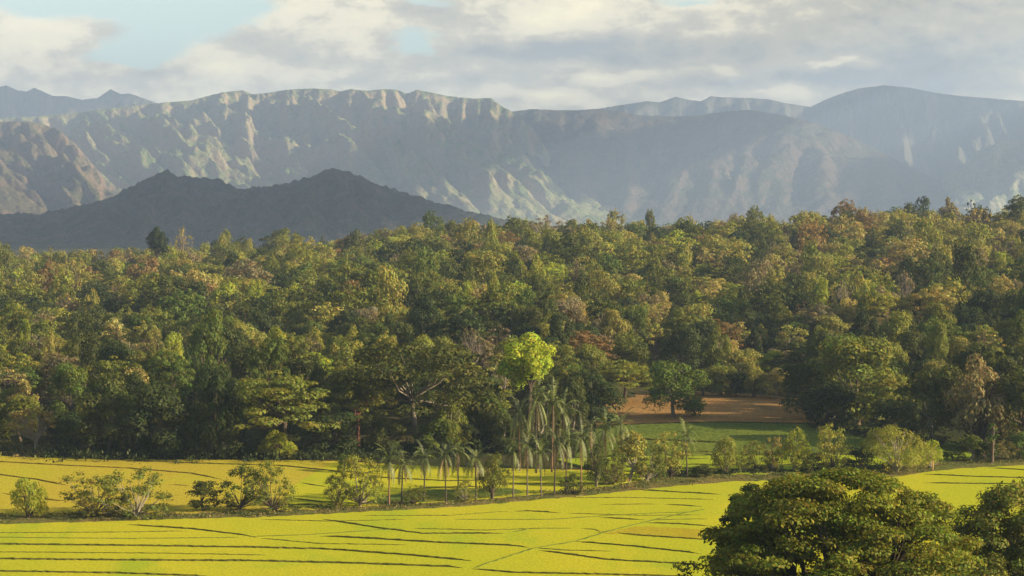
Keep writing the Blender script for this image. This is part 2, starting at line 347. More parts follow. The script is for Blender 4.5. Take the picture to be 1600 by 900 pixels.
def clump_layout(kind, rng):
    """centres and radii of the leaf clumps of a unit tree: crown width 1, total height 1 (scaled later); returns c, r(3)"""
    cs, rs = [], []
    if kind == 'round':
        for i in range(30):
            d = unit(rng.normal(size=3)); d[2] = abs(d[2]) * 1.0 - (0.45 if i % 3 == 0 else 0.0); q = rng.uniform(0.45, 1.0)
            cs.append([d[0] * q * .38, d[1] * q * .38, 0.56 + d[2] * q * 0.36]); r = rng.uniform(.10, .19); rs.append([r, r, r * .9])
        for i in range(16):
            a = rng.uniform(0, 6.28); cs.append([math.cos(a) * .3, math.sin(a) * .3, rng.uniform(.12, .4)]); r = rng.uniform(.1, .16); rs.append([r, r, r * 1.1])
    elif kind == 'spread':
        for i in range(75):
            a = rng.uniform(0, 6.28); q = math.sqrt(rng.uniform(0, 1)) * rng.uniform(.8, 1.05); lay = rng.choice([0, .10, .22, .36])
            q2 = q * (.42 + lay * .25 + (0.02 if lay else 0)); z = 0.93 - lay - q * q * .20
            cs.append([math.cos(a) * q2, math.sin(a) * q2, z + rng.normal() * .015]); r = rng.uniform(.06, .115); rs.append([r, r, r * .42])
    elif kind == 'feather':
        for i in range(34):
            a = rng.uniform(0, 6.28); q = rng.uniform(0.05, 1) ** .6; zt = 0.97 - q * q * .42 + rng.normal() * .03
            cs.append([math.cos(a) * q * .36, math.sin(a) * q * .36, zt - .17]); r = rng.uniform(.07, .11); rs.append([r, r, r * 2.1])
        for i in range(24):
            a = rng.uniform(0, 6.28); q = rng.uniform(0.4, 1); cs.append([math.cos(a) * q * .36, math.sin(a) * q * .36, rng.uniform(.2, .5)]); r = rng.uniform(.08, .12); rs.append([r, r, r * 1.8])
    elif kind == 'sparse':
        for i in range(34):
            d = unit(rng.normal(size=3)); d[2] = abs(d[2]) - .15; q = rng.uniform(0.55, 1.05)
            cs.append([d[0] * q * .42, d[1] * q * .42, 0.50 + d[2] * q * 0.42]); r = rng.uniform(.05, .12); rs.append([r, r, r * .7])
    elif kind == 'ball':
        for i in range(44):
            d = unit(rng.normal(size=3)); q = rng.uniform(.5, 1.0); cs.append([d[0] * q * .40, d[1] * q * .40, 0.74 + d[2] * q * 0.21]); r = rng.uniform(.11, .17); rs.append([r, r, r * .9])
    elif kind == 'shrub':
        for i in range(60):
            a = rng.uniform(0, 6.28); z = rng.uniform(.08, .95); q = rng.uniform(.1, 1) ** .6 * (.48 - .18 * abs(z - .6))
            cs.append([math.cos(a) * q, math.sin(a) * q, z * (1 - .25 * (q / .5) ** 2)]); r = rng.uniform(.05, .12); rs.append([r, r, r * .75])
    elif kind == 'bare':
        for i in range(30):
            d = unit(rng.normal(size=3)); d[2] = abs(d[2]) * .8; q = rng.uniform(0.7, 1.0)
            cs.append([d[0] * q * .44, d[1] * q * .44, 0.55 + d[2] * q * 0.42]); r = rng.uniform(.03, .07); rs.append([r, r, r * .6])
    elif kind == 'column':
        for i in range(26):
            z = rng.uniform(.12, .95); a = rng.uniform(0, 6.28); q = .38 * (1.0 - (z - .1) ** 3 * .7) * rng.uniform(.3, 1)
            cs.append([math.cos(a) * q, math.sin(a) * q, z]); r = rng.uniform(.10, .17); rs.append([r, r, r * .45])
    return np.array(cs), np.array(rs)

def crown_data(kind, Wd, Ht, nleaf, lsize, seed, warp=True):
    rng = np.random.default_rng(seed); c, r = clump_layout(kind, rng)
    sc = np.array([Wd, Wd, Ht]); c = c * sc
    if warp:
        ang = np.arctan2(c[:, 1], c[:, 0]); k = 1 + .16 * np.sin(ang * 2 + rng.uniform(0, 6)) + .1 * np.sin(ang * 3 + rng.uniform(0, 6))
        c[:, 0] *= k; c[:, 1] *= k; c[:, 2] += Ht * .05 * np.sin(ang + rng.uniform(0, 6))
    r = r * np.array([Wd, Wd, Wd if kind in ('round', 'spread', 'sparse', 'bare', 'column', 'shrub', 'ball') else Ht * .75])
    area = r[:, 0] * r[:, 2]; cnt = np.maximum(4, (nleaf * area / area.sum())).astype(int)
    Ps, Ns, Cs = [], [], []
    for i in range(len(c)):
        n = cnt[i]; d = unit(rng.normal(size=(n, 3))); d[:, 2] = np.where(rng.random(n) < .65, np.abs(d[:, 2]), d[:, 2])
        q = rng.uniform(.72, 1.08, n)[:, None] if kind not in ('sparse', 'bare', 'shrub') else rng.uniform(.1, 1.3, n)[:, None]
        Ps.append(c[i] + d * r[i] * q)
        Ns.append(unit(unit(d / r[i]) + rng.normal(size=(n, 3)) * .34))
        ct = rng.uniform(.85, 1.17); hue = rng.normal() * .07
        Cs.append(np.stack([ct * (1 + hue) * rng.uniform(.82, 1.18, n), ct * rng.uniform(.85, 1.15, n), ct * (1 - hue) * rng.uniform(.8, 1.2, n)], 1))
    P, N, C = np.concatenate(Ps), np.concatenate(Ns), np.concatenate(Cs)
    P[:, 2] = np.maximum(P[:, 2], 0.1)
    dr = None
    if kind == 'feather': dr = np.tile(np.array([0, 0, -1.0]), (len(P), 1)) + P * np.array([.06, .06, 0])
    V_ = leaf_quads(P, N, lsize, rng, .55 if kind != 'feather' else .32, dr)
    return V_, np.arange(len(P) * 4).reshape(-1, 4), C, c

def trunk_data(kind, Wd, Ht, clumps, seed, nb=10, thick=1.0):
    rng = np.random.default_rng(seed + 99); r0 = (0.022 * Ht + .06) * thick; parts = []
    fork = Ht * {'round': .3, 'spread': .42, 'feather': .12, 'sparse': .22, 'bare': .38, 'column': .85, 'shrub': .08, 'ball': .5}[kind]
    lean = rng.normal(size=2) * .03 * Ht
    top = np.array([lean[0], lean[1], fork])
    parts.append(tube([[0, 0, -.6], [0, 0, .1 * fork], [lean[0] * .6, lean[1] * .6, fork * .55], top], [r0 * 1.5, r0 * 1.1, r0 * .95, r0 * .8]))
    if kind == 'feather':
        for i in range(9):
            a = rng.uniform(0, 6.28); q = rng.uniform(.1, .3) * Wd
            parts.append(tube([[math.cos(a) * .2, math.sin(a) * .2, 0], [math.cos(a) * q * .4, math.sin(a) * q * .4, Ht * .5], [math.cos(a) * q, math.sin(a) * q, Ht * .82]], [r0 * .4, r0 * .3, r0 * .08], 4))
    idx = rng.permutation(len(clumps))[:nb]
    for i in idx:
        e = clumps[i]; mid = top * .5 + e * .5 + np.array([0, 0, -.03 * Ht]) + rng.normal(size=3) * .02 * Wd
        parts.append(tube([top - [0, 0, r0], top * .75 + mid * .25 + [0, 0, .01 * Ht], mid, e], [r0 * .62, r0 * .45, r0 * .3, r0 * .07], 5))
        if kind in ('bare', 'sparse'):
            for k in range(3):
                e2 = e + rng.normal(size=3) * .09 * Wd + [0, 0, .03 * Ht]
                parts.append(tube([mid, (mid + e2) / 2 + rng.normal(size=3) * .02 * Wd, e2], [r0 * .25, r0 * .15, r0 * .04], 4))
    return join(parts)

# unit prototypes: built once at their real size, shared as mesh data by the copies
PROTO = {}
def proto(kind, k, Wd, Ht, nleaf, lsize, key=None, nb=10):
    V_, Fc, C, cl = crown_data(kind, Wd, Ht, nleaf, lsize, hash_(kind) + k * 13)
    cm = make_mesh('tree_crown', V_, Fc, C, mat=LEAF)
    tv, tf = trunk_data(kind, Wd, Ht, cl, hash_(kind) + k * 13, nb)
    tm = make_mesh('tree_trunk', tv, tf, smooth=True, mat=BARK)
    PROTO.setdefault(key or kind, []).append(dict(crown=cm, trunk=tm, W=Wd, H=Ht, V=V_, C=C, tV=tv, tF=tf, kind=kind))
def hash_(s): return sum(ord(c) * (i + 3) for i, c in enumerate(s))
proto('spread', 8, 34, 22, 11000, 0.75, key='bigspread', nb=16)
proto('ball', 21, 12, 21, 9000, 0.55, key='ball')
for k in range(4): proto('round', k, 12, 13, 7200, 0.52)
for k in range(4): proto('spread', k, 15, 13, 7200, 0.52)
for k in range(3): proto('feather', k, 9, 13, 7200, 0.54)
for k in range(3): proto('sparse', k, 10, 11, 1700, 0.55, nb=20)
for k in range(3): proto('bare', k, 10, 13, 520, 0.5, nb=22)

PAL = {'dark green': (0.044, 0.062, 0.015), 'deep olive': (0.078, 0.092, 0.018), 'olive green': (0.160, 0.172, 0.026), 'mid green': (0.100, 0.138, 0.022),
       'light olive': (0.25, 0.255, 0.038), 'yellow green': (0.29, 0.32, 0.032), 'lime green': (0.37, 0.43, 0.035),
       'straw coloured': (0.34, 0.28, 0.08), 'rust brown': (0.24, 0.16, 0.055), 'grey brown': (0.22, 0.18, 0.085), 'tan green': (0.27, 0.25, 0.050)}
KN = {'round': 'dense_tree', 'spread': 'spreading_tree', 'feather': 'feathery_tree', 'sparse': 'sparse_tree', 'bare': 'bare_tree', 'column': 'columnar_tree', 'shrub': 'shrub', 'ball': 'round_tree'}
KL = {'round': 'round crowned', 'spread': 'flat spreading', 'feather': 'feathery drooping', 'sparse': 'thin leafed', 'bare': 'nearly bare'}
BARKS = [(0.16, 0.12, 0.085), (0.10, 0.075, 0.055), (0.30, 0.26, 0.20)]

def place_tree(x, y, kind, Wd, Ht, colr, label, group, rng, name=None, bark=None, p=None, z=None, cat='tree'):
    p = p or rng.choice(PROTO[kind])
    e = bpy.data.objects.new(name or KN[p['kind']], None); COL.objects.link(e); e.empty_display_size = 1
    e.location = (x, y, hgt(x, y) if z is None else z); e.rotation_euler = (0, 0, rng.uniform(0, 6.28)); e.scale = (Wd / p['W'], Wd / p['W'], Ht / p['H'])
    c = link('crown', p['crown'], e); t = link('trunk', p['trunk'], e)
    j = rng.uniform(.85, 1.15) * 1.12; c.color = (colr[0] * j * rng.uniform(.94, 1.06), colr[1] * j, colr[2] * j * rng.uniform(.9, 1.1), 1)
    b = bark or rng.choice(BARKS); t.color = (b[0], b[1], b[2], 1)
    e['label'] = ' '.join(label.split()[:16]); e['category'] = cat
    if group: e['group'] = group
    return e

def solve_y(px, top, Ht):
    best = None
    for Y in np.arange(345, 1010, 4.0):
        x = (px - 800) / F * Y * 1.0; z = hgt(x, Y) + Ht
        py = 450 + F * math.tan(math.atan((CAMZ - z) / Y) - PITCH)
        d = abs(py - top)
        if best is None or d < best[0] - .3: best = (d, Y)
    return best[1]

# --- single trees one can pick out: (px, base py or None, top py, width px, kind, colour, label, bark, height m if base None)
hr = random.Random(3)
PALE = (0.24, 0.20, 0.15); ORB = (0.45, 0.22, 0.10); DK = (0.09, 0.07, 0.05)
HERO = [
 (55, 708, 622, 92, 'sparse', 'straw coloured', 'straw coloured thin tree at the far left end of golden rice field', 'shrub', None, 0),
 (118, 714, 655, 60, 'round', 'dark green', 'low dark bushy tree between the straw coloured tree and the shaded wood', None, None, 0),
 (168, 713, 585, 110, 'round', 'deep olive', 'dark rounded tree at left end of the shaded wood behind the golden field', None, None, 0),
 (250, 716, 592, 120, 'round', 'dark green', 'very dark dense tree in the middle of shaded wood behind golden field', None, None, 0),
 (335, 716, 588, 105, 'feather', 'dark green', 'dark drooping tree beside the broad layered tree at edge of golden field', None, None, 0),
 (440, 714, 578, 185, 'spread', 'olive green', 'broad layered olive tree at edge of golden field, left of palm row', None, None, 0),
 (432, 718, 672, 72, 'feather', 'yellow green', 'small sunlit yellow green bush under the broad layered olive tree', 'bush', None, 0),
 (350, 717, 665, 55, 'round', 'deep olive', 'small dark bush at forest edge left of sunlit yellow green bush', 'bush', None, 0),
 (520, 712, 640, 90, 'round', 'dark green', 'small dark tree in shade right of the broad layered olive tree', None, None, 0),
 (650, 703, 528, 270, 'bigspread', 'deep olive', 'largest umbrella shaped tree with tall pale trunk, directly behind the palm row', PALE, None, 0),
 (560, 700, 575, 110, 'spread', 'olive green', 'layered tree with reddish trunk left of largest umbrella shaped tree', (.25, .12, .08), None, 0),
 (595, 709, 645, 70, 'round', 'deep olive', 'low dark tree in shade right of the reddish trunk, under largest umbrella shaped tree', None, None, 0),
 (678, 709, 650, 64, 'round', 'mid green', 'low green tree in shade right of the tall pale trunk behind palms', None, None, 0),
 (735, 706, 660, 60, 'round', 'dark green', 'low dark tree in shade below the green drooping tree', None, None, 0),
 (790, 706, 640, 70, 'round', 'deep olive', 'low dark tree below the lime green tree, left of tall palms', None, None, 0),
 (705, 708, 625, 62, 'feather', 'olive green', 'creeper hung tree behind the third and fourth palms from the left', None, None, 0),
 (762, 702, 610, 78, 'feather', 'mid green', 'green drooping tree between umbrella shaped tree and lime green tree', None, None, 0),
 (823, 690, 520, 100, 'ball', 'lime green', 'bright lime green rounded tree standing out from the whole forest', None, None, 0),
 (895, 672, 588, 60, 'round', 'deep olive', 'dark tree immediately right of the lime green tree, left of ploughed field', None, None, 0),
 (930, 668, 576, 88, 'round', 'dark green', 'dark round tree at left edge of the brown ploughed field', None, None, 0),
 (975, 628, 561, 108, 'spread', 'light olive', 'pale olive layered tree behind left end of the brown ploughed field', None, None, 0),
 (1052, 652, 560, 100, 'round', 'mid green', 'green rounded tree standing inside the brown ploughed field', None, None, 0),
 (1098, 618, 572, 50, 'round', 'olive green', 'small olive tree on far edge of ploughed field, first right of the rounded tree in it', None, None, 0),
 (1128, 619, 566, 46, 'round', 'light olive', 'pale small tree on far edge of ploughed field, left of its dark neighbour', None, None, 0),
 (1150, 620, 578, 40, 'round', 'dark green', 'small dark tree on far edge of ploughed field between two paler ones', None, None, 0),
 (1178, 621, 570, 50, 'feather', 'tan green', 'tan green tree on far edge of ploughed field behind its lit middle', None, None, 0),
 (1212, 623, 572, 52, 'round', 'straw coloured', 'yellowish small tree at far right edge of the ploughed field', None, None, 0),
 (1262, 655, 558, 90, 'round', 'deep olive', 'dark tree shading right end of the brown ploughed field', None, None, 0),
 (1340, 664, 512, 150, 'round', 'olive green', 'large sunlit olive tree right of the ploughed field above the green field', None, None, 0),
 (1288, 645, 553, 84, 'round', 'deep olive', 'tall dark tree behind the tree shading the ploughed field', None, None, 0),
 (1316, 639, 548, 84, 'round', 'olive green', 'tall olive tree rising left of the large sunlit olive tree', None, None, 0),
 (1300, 668, 590, 110, 'round', 'dark green', 'low dark tree in front of the large sunlit olive tree', None, None, 0),
 (1390, 676, 575, 90, 'spread', 'light olive', 'pale flat topped tree beside the large sunlit olive tree', None, None, 0),
 (1400, 682, 620, 90, 'round', 'dark green', 'low dark tree behind the big feathery field bush', None, None, 0),
 (1455, 692, 565, 110, 'round', 'deep olive', 'dark broad tree right of the pale flat topped tree above the hedge row', None, None, 0),
 (1530, 700, 562, 140, 'feather', 'grey brown', 'big shaded brownish tree near right edge behind the slender columnar tree', None, None, 0),
 (1600, 702, 570, 120, 'round', 'deep olive', 'dark tree cut by the right edge of the picture above yellow rice', None, None, 0),
 (1495, None, 430, 46, 'round', 'lime green', 'small bright green tree high on the right part of wooded slope', None, 9, 0),
 (1125, None, 498, 84, 'spread', 'rust brown', 'rusty layered tree above the far edge of the ploughed field', None, 12, 0),
 (265, None, 518, 72, 'feather', 'yellow green', 'bright plume like tree on left slope above the dark shaded wood', None, 14, 0),
 (432, None, 508, 66, 'feather', 'yellow green', 'bright plume like tree above the broad layered olive tree', None, 14, 0),
 (486, None, 515, 74, 'feather', 'light olive', 'pale plume like tree just right of the bright plume above layered olive tree', None, 12, 0),
 (552, None, 512, 62, 'feather', 'light olive', 'pale plume like tree above left shoulder of largest umbrella shaped tree', None, 12, 0),
 (740, None, 505, 56, 'bare', 'grey brown', 'bare tree with pale forked trunk above right shoulder of umbrella shaped tree', PALE, 15, 0),
 (280, None, 394, 46, 'bare', 'straw coloured', 'orange stemmed dry tree just below the left ridge top', ORB, 17, 0),
 (247, None, 355, 34, 'ball', 'dark green', 'lone dark round tree rising above the left ridge against the blue hill', None, 20, 0),
 (287, None, 346, 34, 'bare', 'straw coloured', 'pale leafless tree on ridge beside the lone dark round tree', PALE, 20, 0),
 (545, None, 358, 50, 'sparse', 'rust brown', 'orange brown thin tree on ridge top below the dark hill summit', None, 16, 0),
 (705, None, 336, 46, 'sparse', 'olive green', 'tall open crowned tree on ridge left of the thin dark spire', None, 20, 0),
 (733, None, 343, 15, 'column', 'rust brown', 'thin dark spire shaped tree on the ridge top', None, 18, 0),
 (850, None, 328, 64, 'bare', 'rust brown', 'wide leafless brownish tree on ridge right of the thin spire', None, 17, 0),
 (1518, None, 306, 30, 'bare', 'dark green', 'bare flat topped tree on the right ridge against pale mountain', DK, 20, 0),
 (1540, None, 318, 24, 'bare', 'dark green', 'small bare tree just right of the flat topped bare tree on ridge', DK, 16, 0),
 (1592, None, 302, 46, 'spread', 'deep olive', 'layered dark tree on ridge at the right edge of picture', None, 20, 0),
 (1315, None, 420, 40, 'bare', 'dark green', 'tree with long pale straight trunk on right slope', PALE, 20, 0),
 (1415, None, 415, 40, 'bare', 'grey brown', 'dry tree with pale upright trunk right of the long trunked tree', PALE, 18, 0),
 (1130, None, 337, 44, 'sparse', 'rust brown', 'reddish thin crowned tree on skyline right of centre', None, 14, 0),
]
proto('column', 0, 4, 18, 1500, 0.6)
def size_from(px, Y, x, top, wpx, z0):
    ztop = at(px, top, Y)[2]; return wpx / F * Y, max(2.0, ztop - z0)
hero_xy = []
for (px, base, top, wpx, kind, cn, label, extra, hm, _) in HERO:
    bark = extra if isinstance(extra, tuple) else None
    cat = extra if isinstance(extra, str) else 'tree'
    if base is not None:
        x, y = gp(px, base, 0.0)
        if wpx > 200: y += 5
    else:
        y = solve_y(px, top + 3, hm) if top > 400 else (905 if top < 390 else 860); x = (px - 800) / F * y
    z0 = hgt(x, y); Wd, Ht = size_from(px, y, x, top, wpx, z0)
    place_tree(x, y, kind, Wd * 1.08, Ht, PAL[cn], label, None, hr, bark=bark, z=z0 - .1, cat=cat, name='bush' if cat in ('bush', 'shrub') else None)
    hero_xy.append((x, y, Wd * .42, px, top))

# --- the forest on the slope
fr = random.Random(11)
cells = {}
pts = []
def free(x, y, d):
    cx, cy = int(x // 16), int(y // 16)
    for i in (-1, 0, 1):
        for j in (-1, 0, 1):
            for (a, b, dd) in cells.get((cx + i, cy + j), ()):
                if (a - x) ** 2 + (b - y) ** 2 < ((d + dd) / 2) ** 2: return False
    return True
for (x, y, r_, *_r) in hero_xy: cells.setdefault((int(x // 16), int(y // 16)), []).append((x, y, r_ * 1.6))
def forest_colour(px, y, rng):
    t = (y - 350) / 610; dry = 0.10 + 0.32 * t + 0.42 * max(0, min(1, (px - 800) / 500)) * t
    if px < 250: dry += .12 * t + 0.05
    clus = float(fbm(np.array([px / 90.0]), np.array([y / 60.0]), 2, 31)[0]) * 1.33
    u = rng.random()
    if u < dry * (0.5 + clus): return rng.choices(['rust brown', 'straw coloured', 'grey brown', 'tan green'], [0.8, 1.7, 1.1, 4.4])[0]
    v = rng.random() + (clus - .5) * .6 + (.12 * t)
    if v < .22: return 'dark green'
    if v < .48: return 'deep olive'
    if v < .70: return 'mid green' if rng.random() < .45 else 'olive green'
    if v < .90: return 'olive green'
    return rng.choice(['light olive', 'yellow green', 'light olive'])
tries = 0
while tries < 26000:
    tries += 1
    y = math.sqrt(fr.uniform(345 ** 2, 1060 ** 2)); px = fr.uniform(-90, 1690); x = (px - 800) / F * y
    if y < float(edge_y(px)) + 5: continue
    sz = fr.uniform(.75, 1.3) * (1.05 if y > 600 else .95)
    d = 9.4 * sz
    if not free(x, y, d): continue
    cells.setdefault((int(x // 16), int(y // 16)), []).append((x, y, d)); pts.append((x, y, px, sz))
# trees just outside the frame, fewer of them, so that the wood goes on past its sides
side = []
for i in range(420):
    y = math.sqrt(fr.uniform(345 ** 2, 1020 ** 2)); px = fr.choice([fr.uniform(-700, -90), fr.uniform(1690, 2300)]); x = (px - 800) / F * y
    if y > float(edge_y(px)) + 5: side.append((x, y, px, fr.uniform(.9, 1.4)))
pts.sort(key=lambda p: p[1])
def spec(x, y, px, sz):
    cn = forest_colour(px, y, fr)
    if cn in ('rust brown', 'straw coloured', 'grey brown'): kind = fr.choices(['bare', 'sparse', 'round', 'spread'], [2.0, 3, 2, 1.5])[0]
    elif cn == 'tan green': kind = fr.choices(['sparse', 'round', 'spread', 'feather'], [2, 3, 2, 1.5])[0]
    elif cn in ('yellow green', 'light olive'): kind = fr.choices(['feather', 'round', 'spread'], [2.2, 2.5, 2])[0]
    else: kind = fr.choices(['round', 'spread', 'feather'], [5, 3, 1.6])[0]
    Wd = 11.6 * sz * {'spread': 1.2, 'feather': .85}.get(kind, 1.0); Ht = fr.uniform(7.5, 17.5) * (sz ** .6)
    if fr.random() < .07: Ht *= 1.35; Wd *= .8
    return cn, kind, Wd, Ht
NEAR = pts[:300]; FAR = pts[300:]
rows = []
COLS = [(0, 110, 'behind the straw coloured tree'), (110, 230, 'above left half of shaded wood'), (230, 350, 'above right half of shaded wood'), (350, 520, 'above the broad layered olive tree'),
        (520, 640, 'behind left side of umbrella tree'), (640, 770, 'behind right side of umbrella tree'), (770, 870, 'behind the lime green tree'), (870, 960, 'right behind the lime green tree'),
        (960, 1090, 'above left of ploughed field'), (1090, 1240, 'above right of ploughed field'), (1240, 1400, 'behind large sunlit olive tree'), (1400, 1500, 'above big feathery field bush'), (1500, 1620, 'above the slender columnar tree')]
for (x, y, px, sz) in NEAR:
    cn, kind, Wd, Ht = spec(x, y, px, sz)
    cl = next((c[2] for c in COLS if c[0] <= px < c[1]), 'at far left edge' if px < 0 else 'at far right edge')
    band = 'low' if y < 420 else ('lower slope' if y < 470 else ('mid slope' if y < 520 else 'upper slope'))
    rows.append([x, y, px, cn, kind, Wd, Ht, f'{cn} {KL[kind]} tree {band} {cl}'.replace('lower slope', 'lowish').replace('mid slope', 'midway').replace('upper slope', 'higher')])
byl = {}
for r_ in rows: byl.setdefault(r_[7], []).append(r_)
ORD = ['first', 'second', 'third', 'fourth', 'fifth', 'sixth', 'seventh']
for lb, rs_ in byl.items():
    if len(rs_) > 1:
        rs_.sort(key=lambda r: r[2])
        for i, r_ in enumerate(rs_): r_[7] = lb + (', left' if (i == 0 and len(rs_) == 2) else ', right' if len(rs_) == 2 else f', {ORD[min(i, 6)]}')
for (x, y, px, cn, kind, Wd, Ht, lb) in rows:
    place_tree(x, y, kind, Wd, Ht, PAL[cn], lb, 'trees on the wooded slope', fr)

def bake(lst, frac, grow, seed):
    rng = np.random.default_rng(seed); Vs, Cs, TV, TF, o = [], [], [], [], 0
    for (x, y, px, sz) in lst:
        cn, kind, Wd, Ht = spec(x, y, px, sz); p = fr.choice(PROTO[kind]); q = p['V'].reshape(-1, 4, 3)
        fk = frac * (2.0 if kind in ('sparse', 'bare') else 1.0)
        idx = rng.random(len(q)) < fk; q = q[idx]; cc = p['C'][idx]
        ce = q.mean(1, keepdims=True); q = ce + (q - ce) * grow
        a = fr.uniform(0, 6.28); ca, sa = math.cos(a), math.sin(a); s1, s2 = Wd / p['W'], Ht / p['H']
        X = (q[..., 0] * ca - q[..., 1] * sa) * s1 + x; Y = (q[..., 0] * sa + q[..., 1] * ca) * s1 + y; Z = q[..., 2] * s2 + hgt(x, y)
        Vs.append(np.stack([X, Y, Z], -1).reshape(-1, 3)); Cs.append(cc * np.array(PAL[cn]) * fr.uniform(.85, 1.15) * 1.15)
        if kind in ('bare', 'sparse') or fr.random() < .25:
            t = p['tV']; TV.append(np.stack([(t[:, 0] * ca - t[:, 1] * sa) * s1 + x, (t[:, 0] * sa + t[:, 1] * ca) * s1 + y, t[:, 2] * s2 + hgt(x, y)], -1)); TF.append(p['tF'] + o); o += len(t)
    V_ = np.concatenate(Vs); return V_, np.arange(len(V_)).reshape(-1, 4), np.concatenate(Cs), np.concatenate(TV), np.concatenate(TF)
V_, Fc, Cc, TV, TF = bake(FAR + side, 0.30, 1.42, 5)
n_leaf = len(Fc)
Vall = np.concatenate([V_, TV]); Fall = np.concatenate([Fc, TF + len(V_)]); Call = np.concatenate([Cc, np.tile(np.array([[.17, .13, .09]]), (len(TF), 1))])
fo = struct(link('forest', make_mesh('forest', Vall, Fall, Call, mat=LEAF)), 'stuff')
fo['label'] = 'distant mixed green and dry brown woodland covering the upper slope'; fo['category'] = 'forest'

# --- undergrowth along the foot of the wood and tufts on the grass bank
def tufts(name, line, n, spread, hmax, size, cols, label, seed, zoff=0.0):
    rng = np.random.default_rng(seed); L = dense(line, 3); Ps, Ns, Cs = [], [], []
    cen = [gp(*L[int(i)]) for i in rng.integers(0, len(L), n)]
    P = np.array([(x + rng.normal() * spread, y + rng.normal() * spread * 1.6) for x, y in cen])
    hh = fbm(P[:, 0] / 3, P[:, 1] / 3, 3, seed) ** 1.5 * 1.6
    k = 14
    P3 = np.repeat(np.stack([P[:, 0], P[:, 1], height(P[:, 0], P[:, 1]) + zoff], 1), k, 0); hh = np.repeat(hh, k)
    m = len(P3); P3[:, :2] += rng.normal(size=(m, 2)) * .45; P3[:, 2] += rng.uniform(.05, 1, m) * hmax * hh
    N = unit(rng.normal(size=(m, 3)) + [0.2, -.2, .5])
    ci = np.repeat(rng.integers(0, len(cols), n), k); C = np.array(cols)[ci] * rng.uniform(.7, 1.3, (m, 1))
    me = make_mesh(name, leaf_quads(P3, N, size, rng, .5, np.tile([0, 0, 1.0], (m, 1))), np.arange(m * 4).reshape(-1, 4), C, mat=LEAF)
    o = struct(link(name, me), 'stuff'); o['label'] = label; o['category'] = 'undergrowth'; return o
GRC = [(0.15, 0.16, 0.04), (0.25, 0.19, 0.07), (0.09, 0.12, 0.03), (0.30, 0.24, 0.09), (0.12, 0.15, 0.03)]
tufts('bank_grass', [(-120, 812), (0, 811), (250, 807), (430, 803), (560, 796), (700, 787), (900, 771), (1000, 760), (1150, 747), (1300, 743), (1420, 738), (1480, 725), (1600, 720), (1700, 718)], 3600, 1.1, 0.55, .42, GRC,
      'rough green and straw coloured grass along the bank between fields', 21)
tufts('bank_shrubs', [(1070, 742), (1120, 742), (1200, 738), (1330, 736), (1400, 733)], 330, .9, 1.6, .5, [(0.05, 0.07, 0.02), (0.07, 0.09, 0.025)], 'low dark scrub at the foot of the hedge row', 22)
tufts('left_scrub', [(-60, 706), (0, 708), (70, 712)], 500, 2.0, 1.8, .6, GRC, 'mixed scrub at far left field corner', 24)
tufts('forest_scrub', [(90, 712), (300, 714), (540, 714), (620, 708), (780, 702), (900, 700)], 1500, 2.6, 3.2, .6, [(0.05, 0.075, 0.02), (0.08, 0.10, 0.03), (0.035, 0.05, 0.015)], 'low green scrub at the foot of the forest', 23)
tufts('right_scrub', [(1290, 668), (1400, 690), (1500, 700), (1640, 704)], 600, 2.0, 2.6, .6, [(0.05, 0.07, 0.02), (0.10, 0.08, 0.04), (0.035, 0.05, 0.015)], 'dark scrub under trees right of green field', 25)

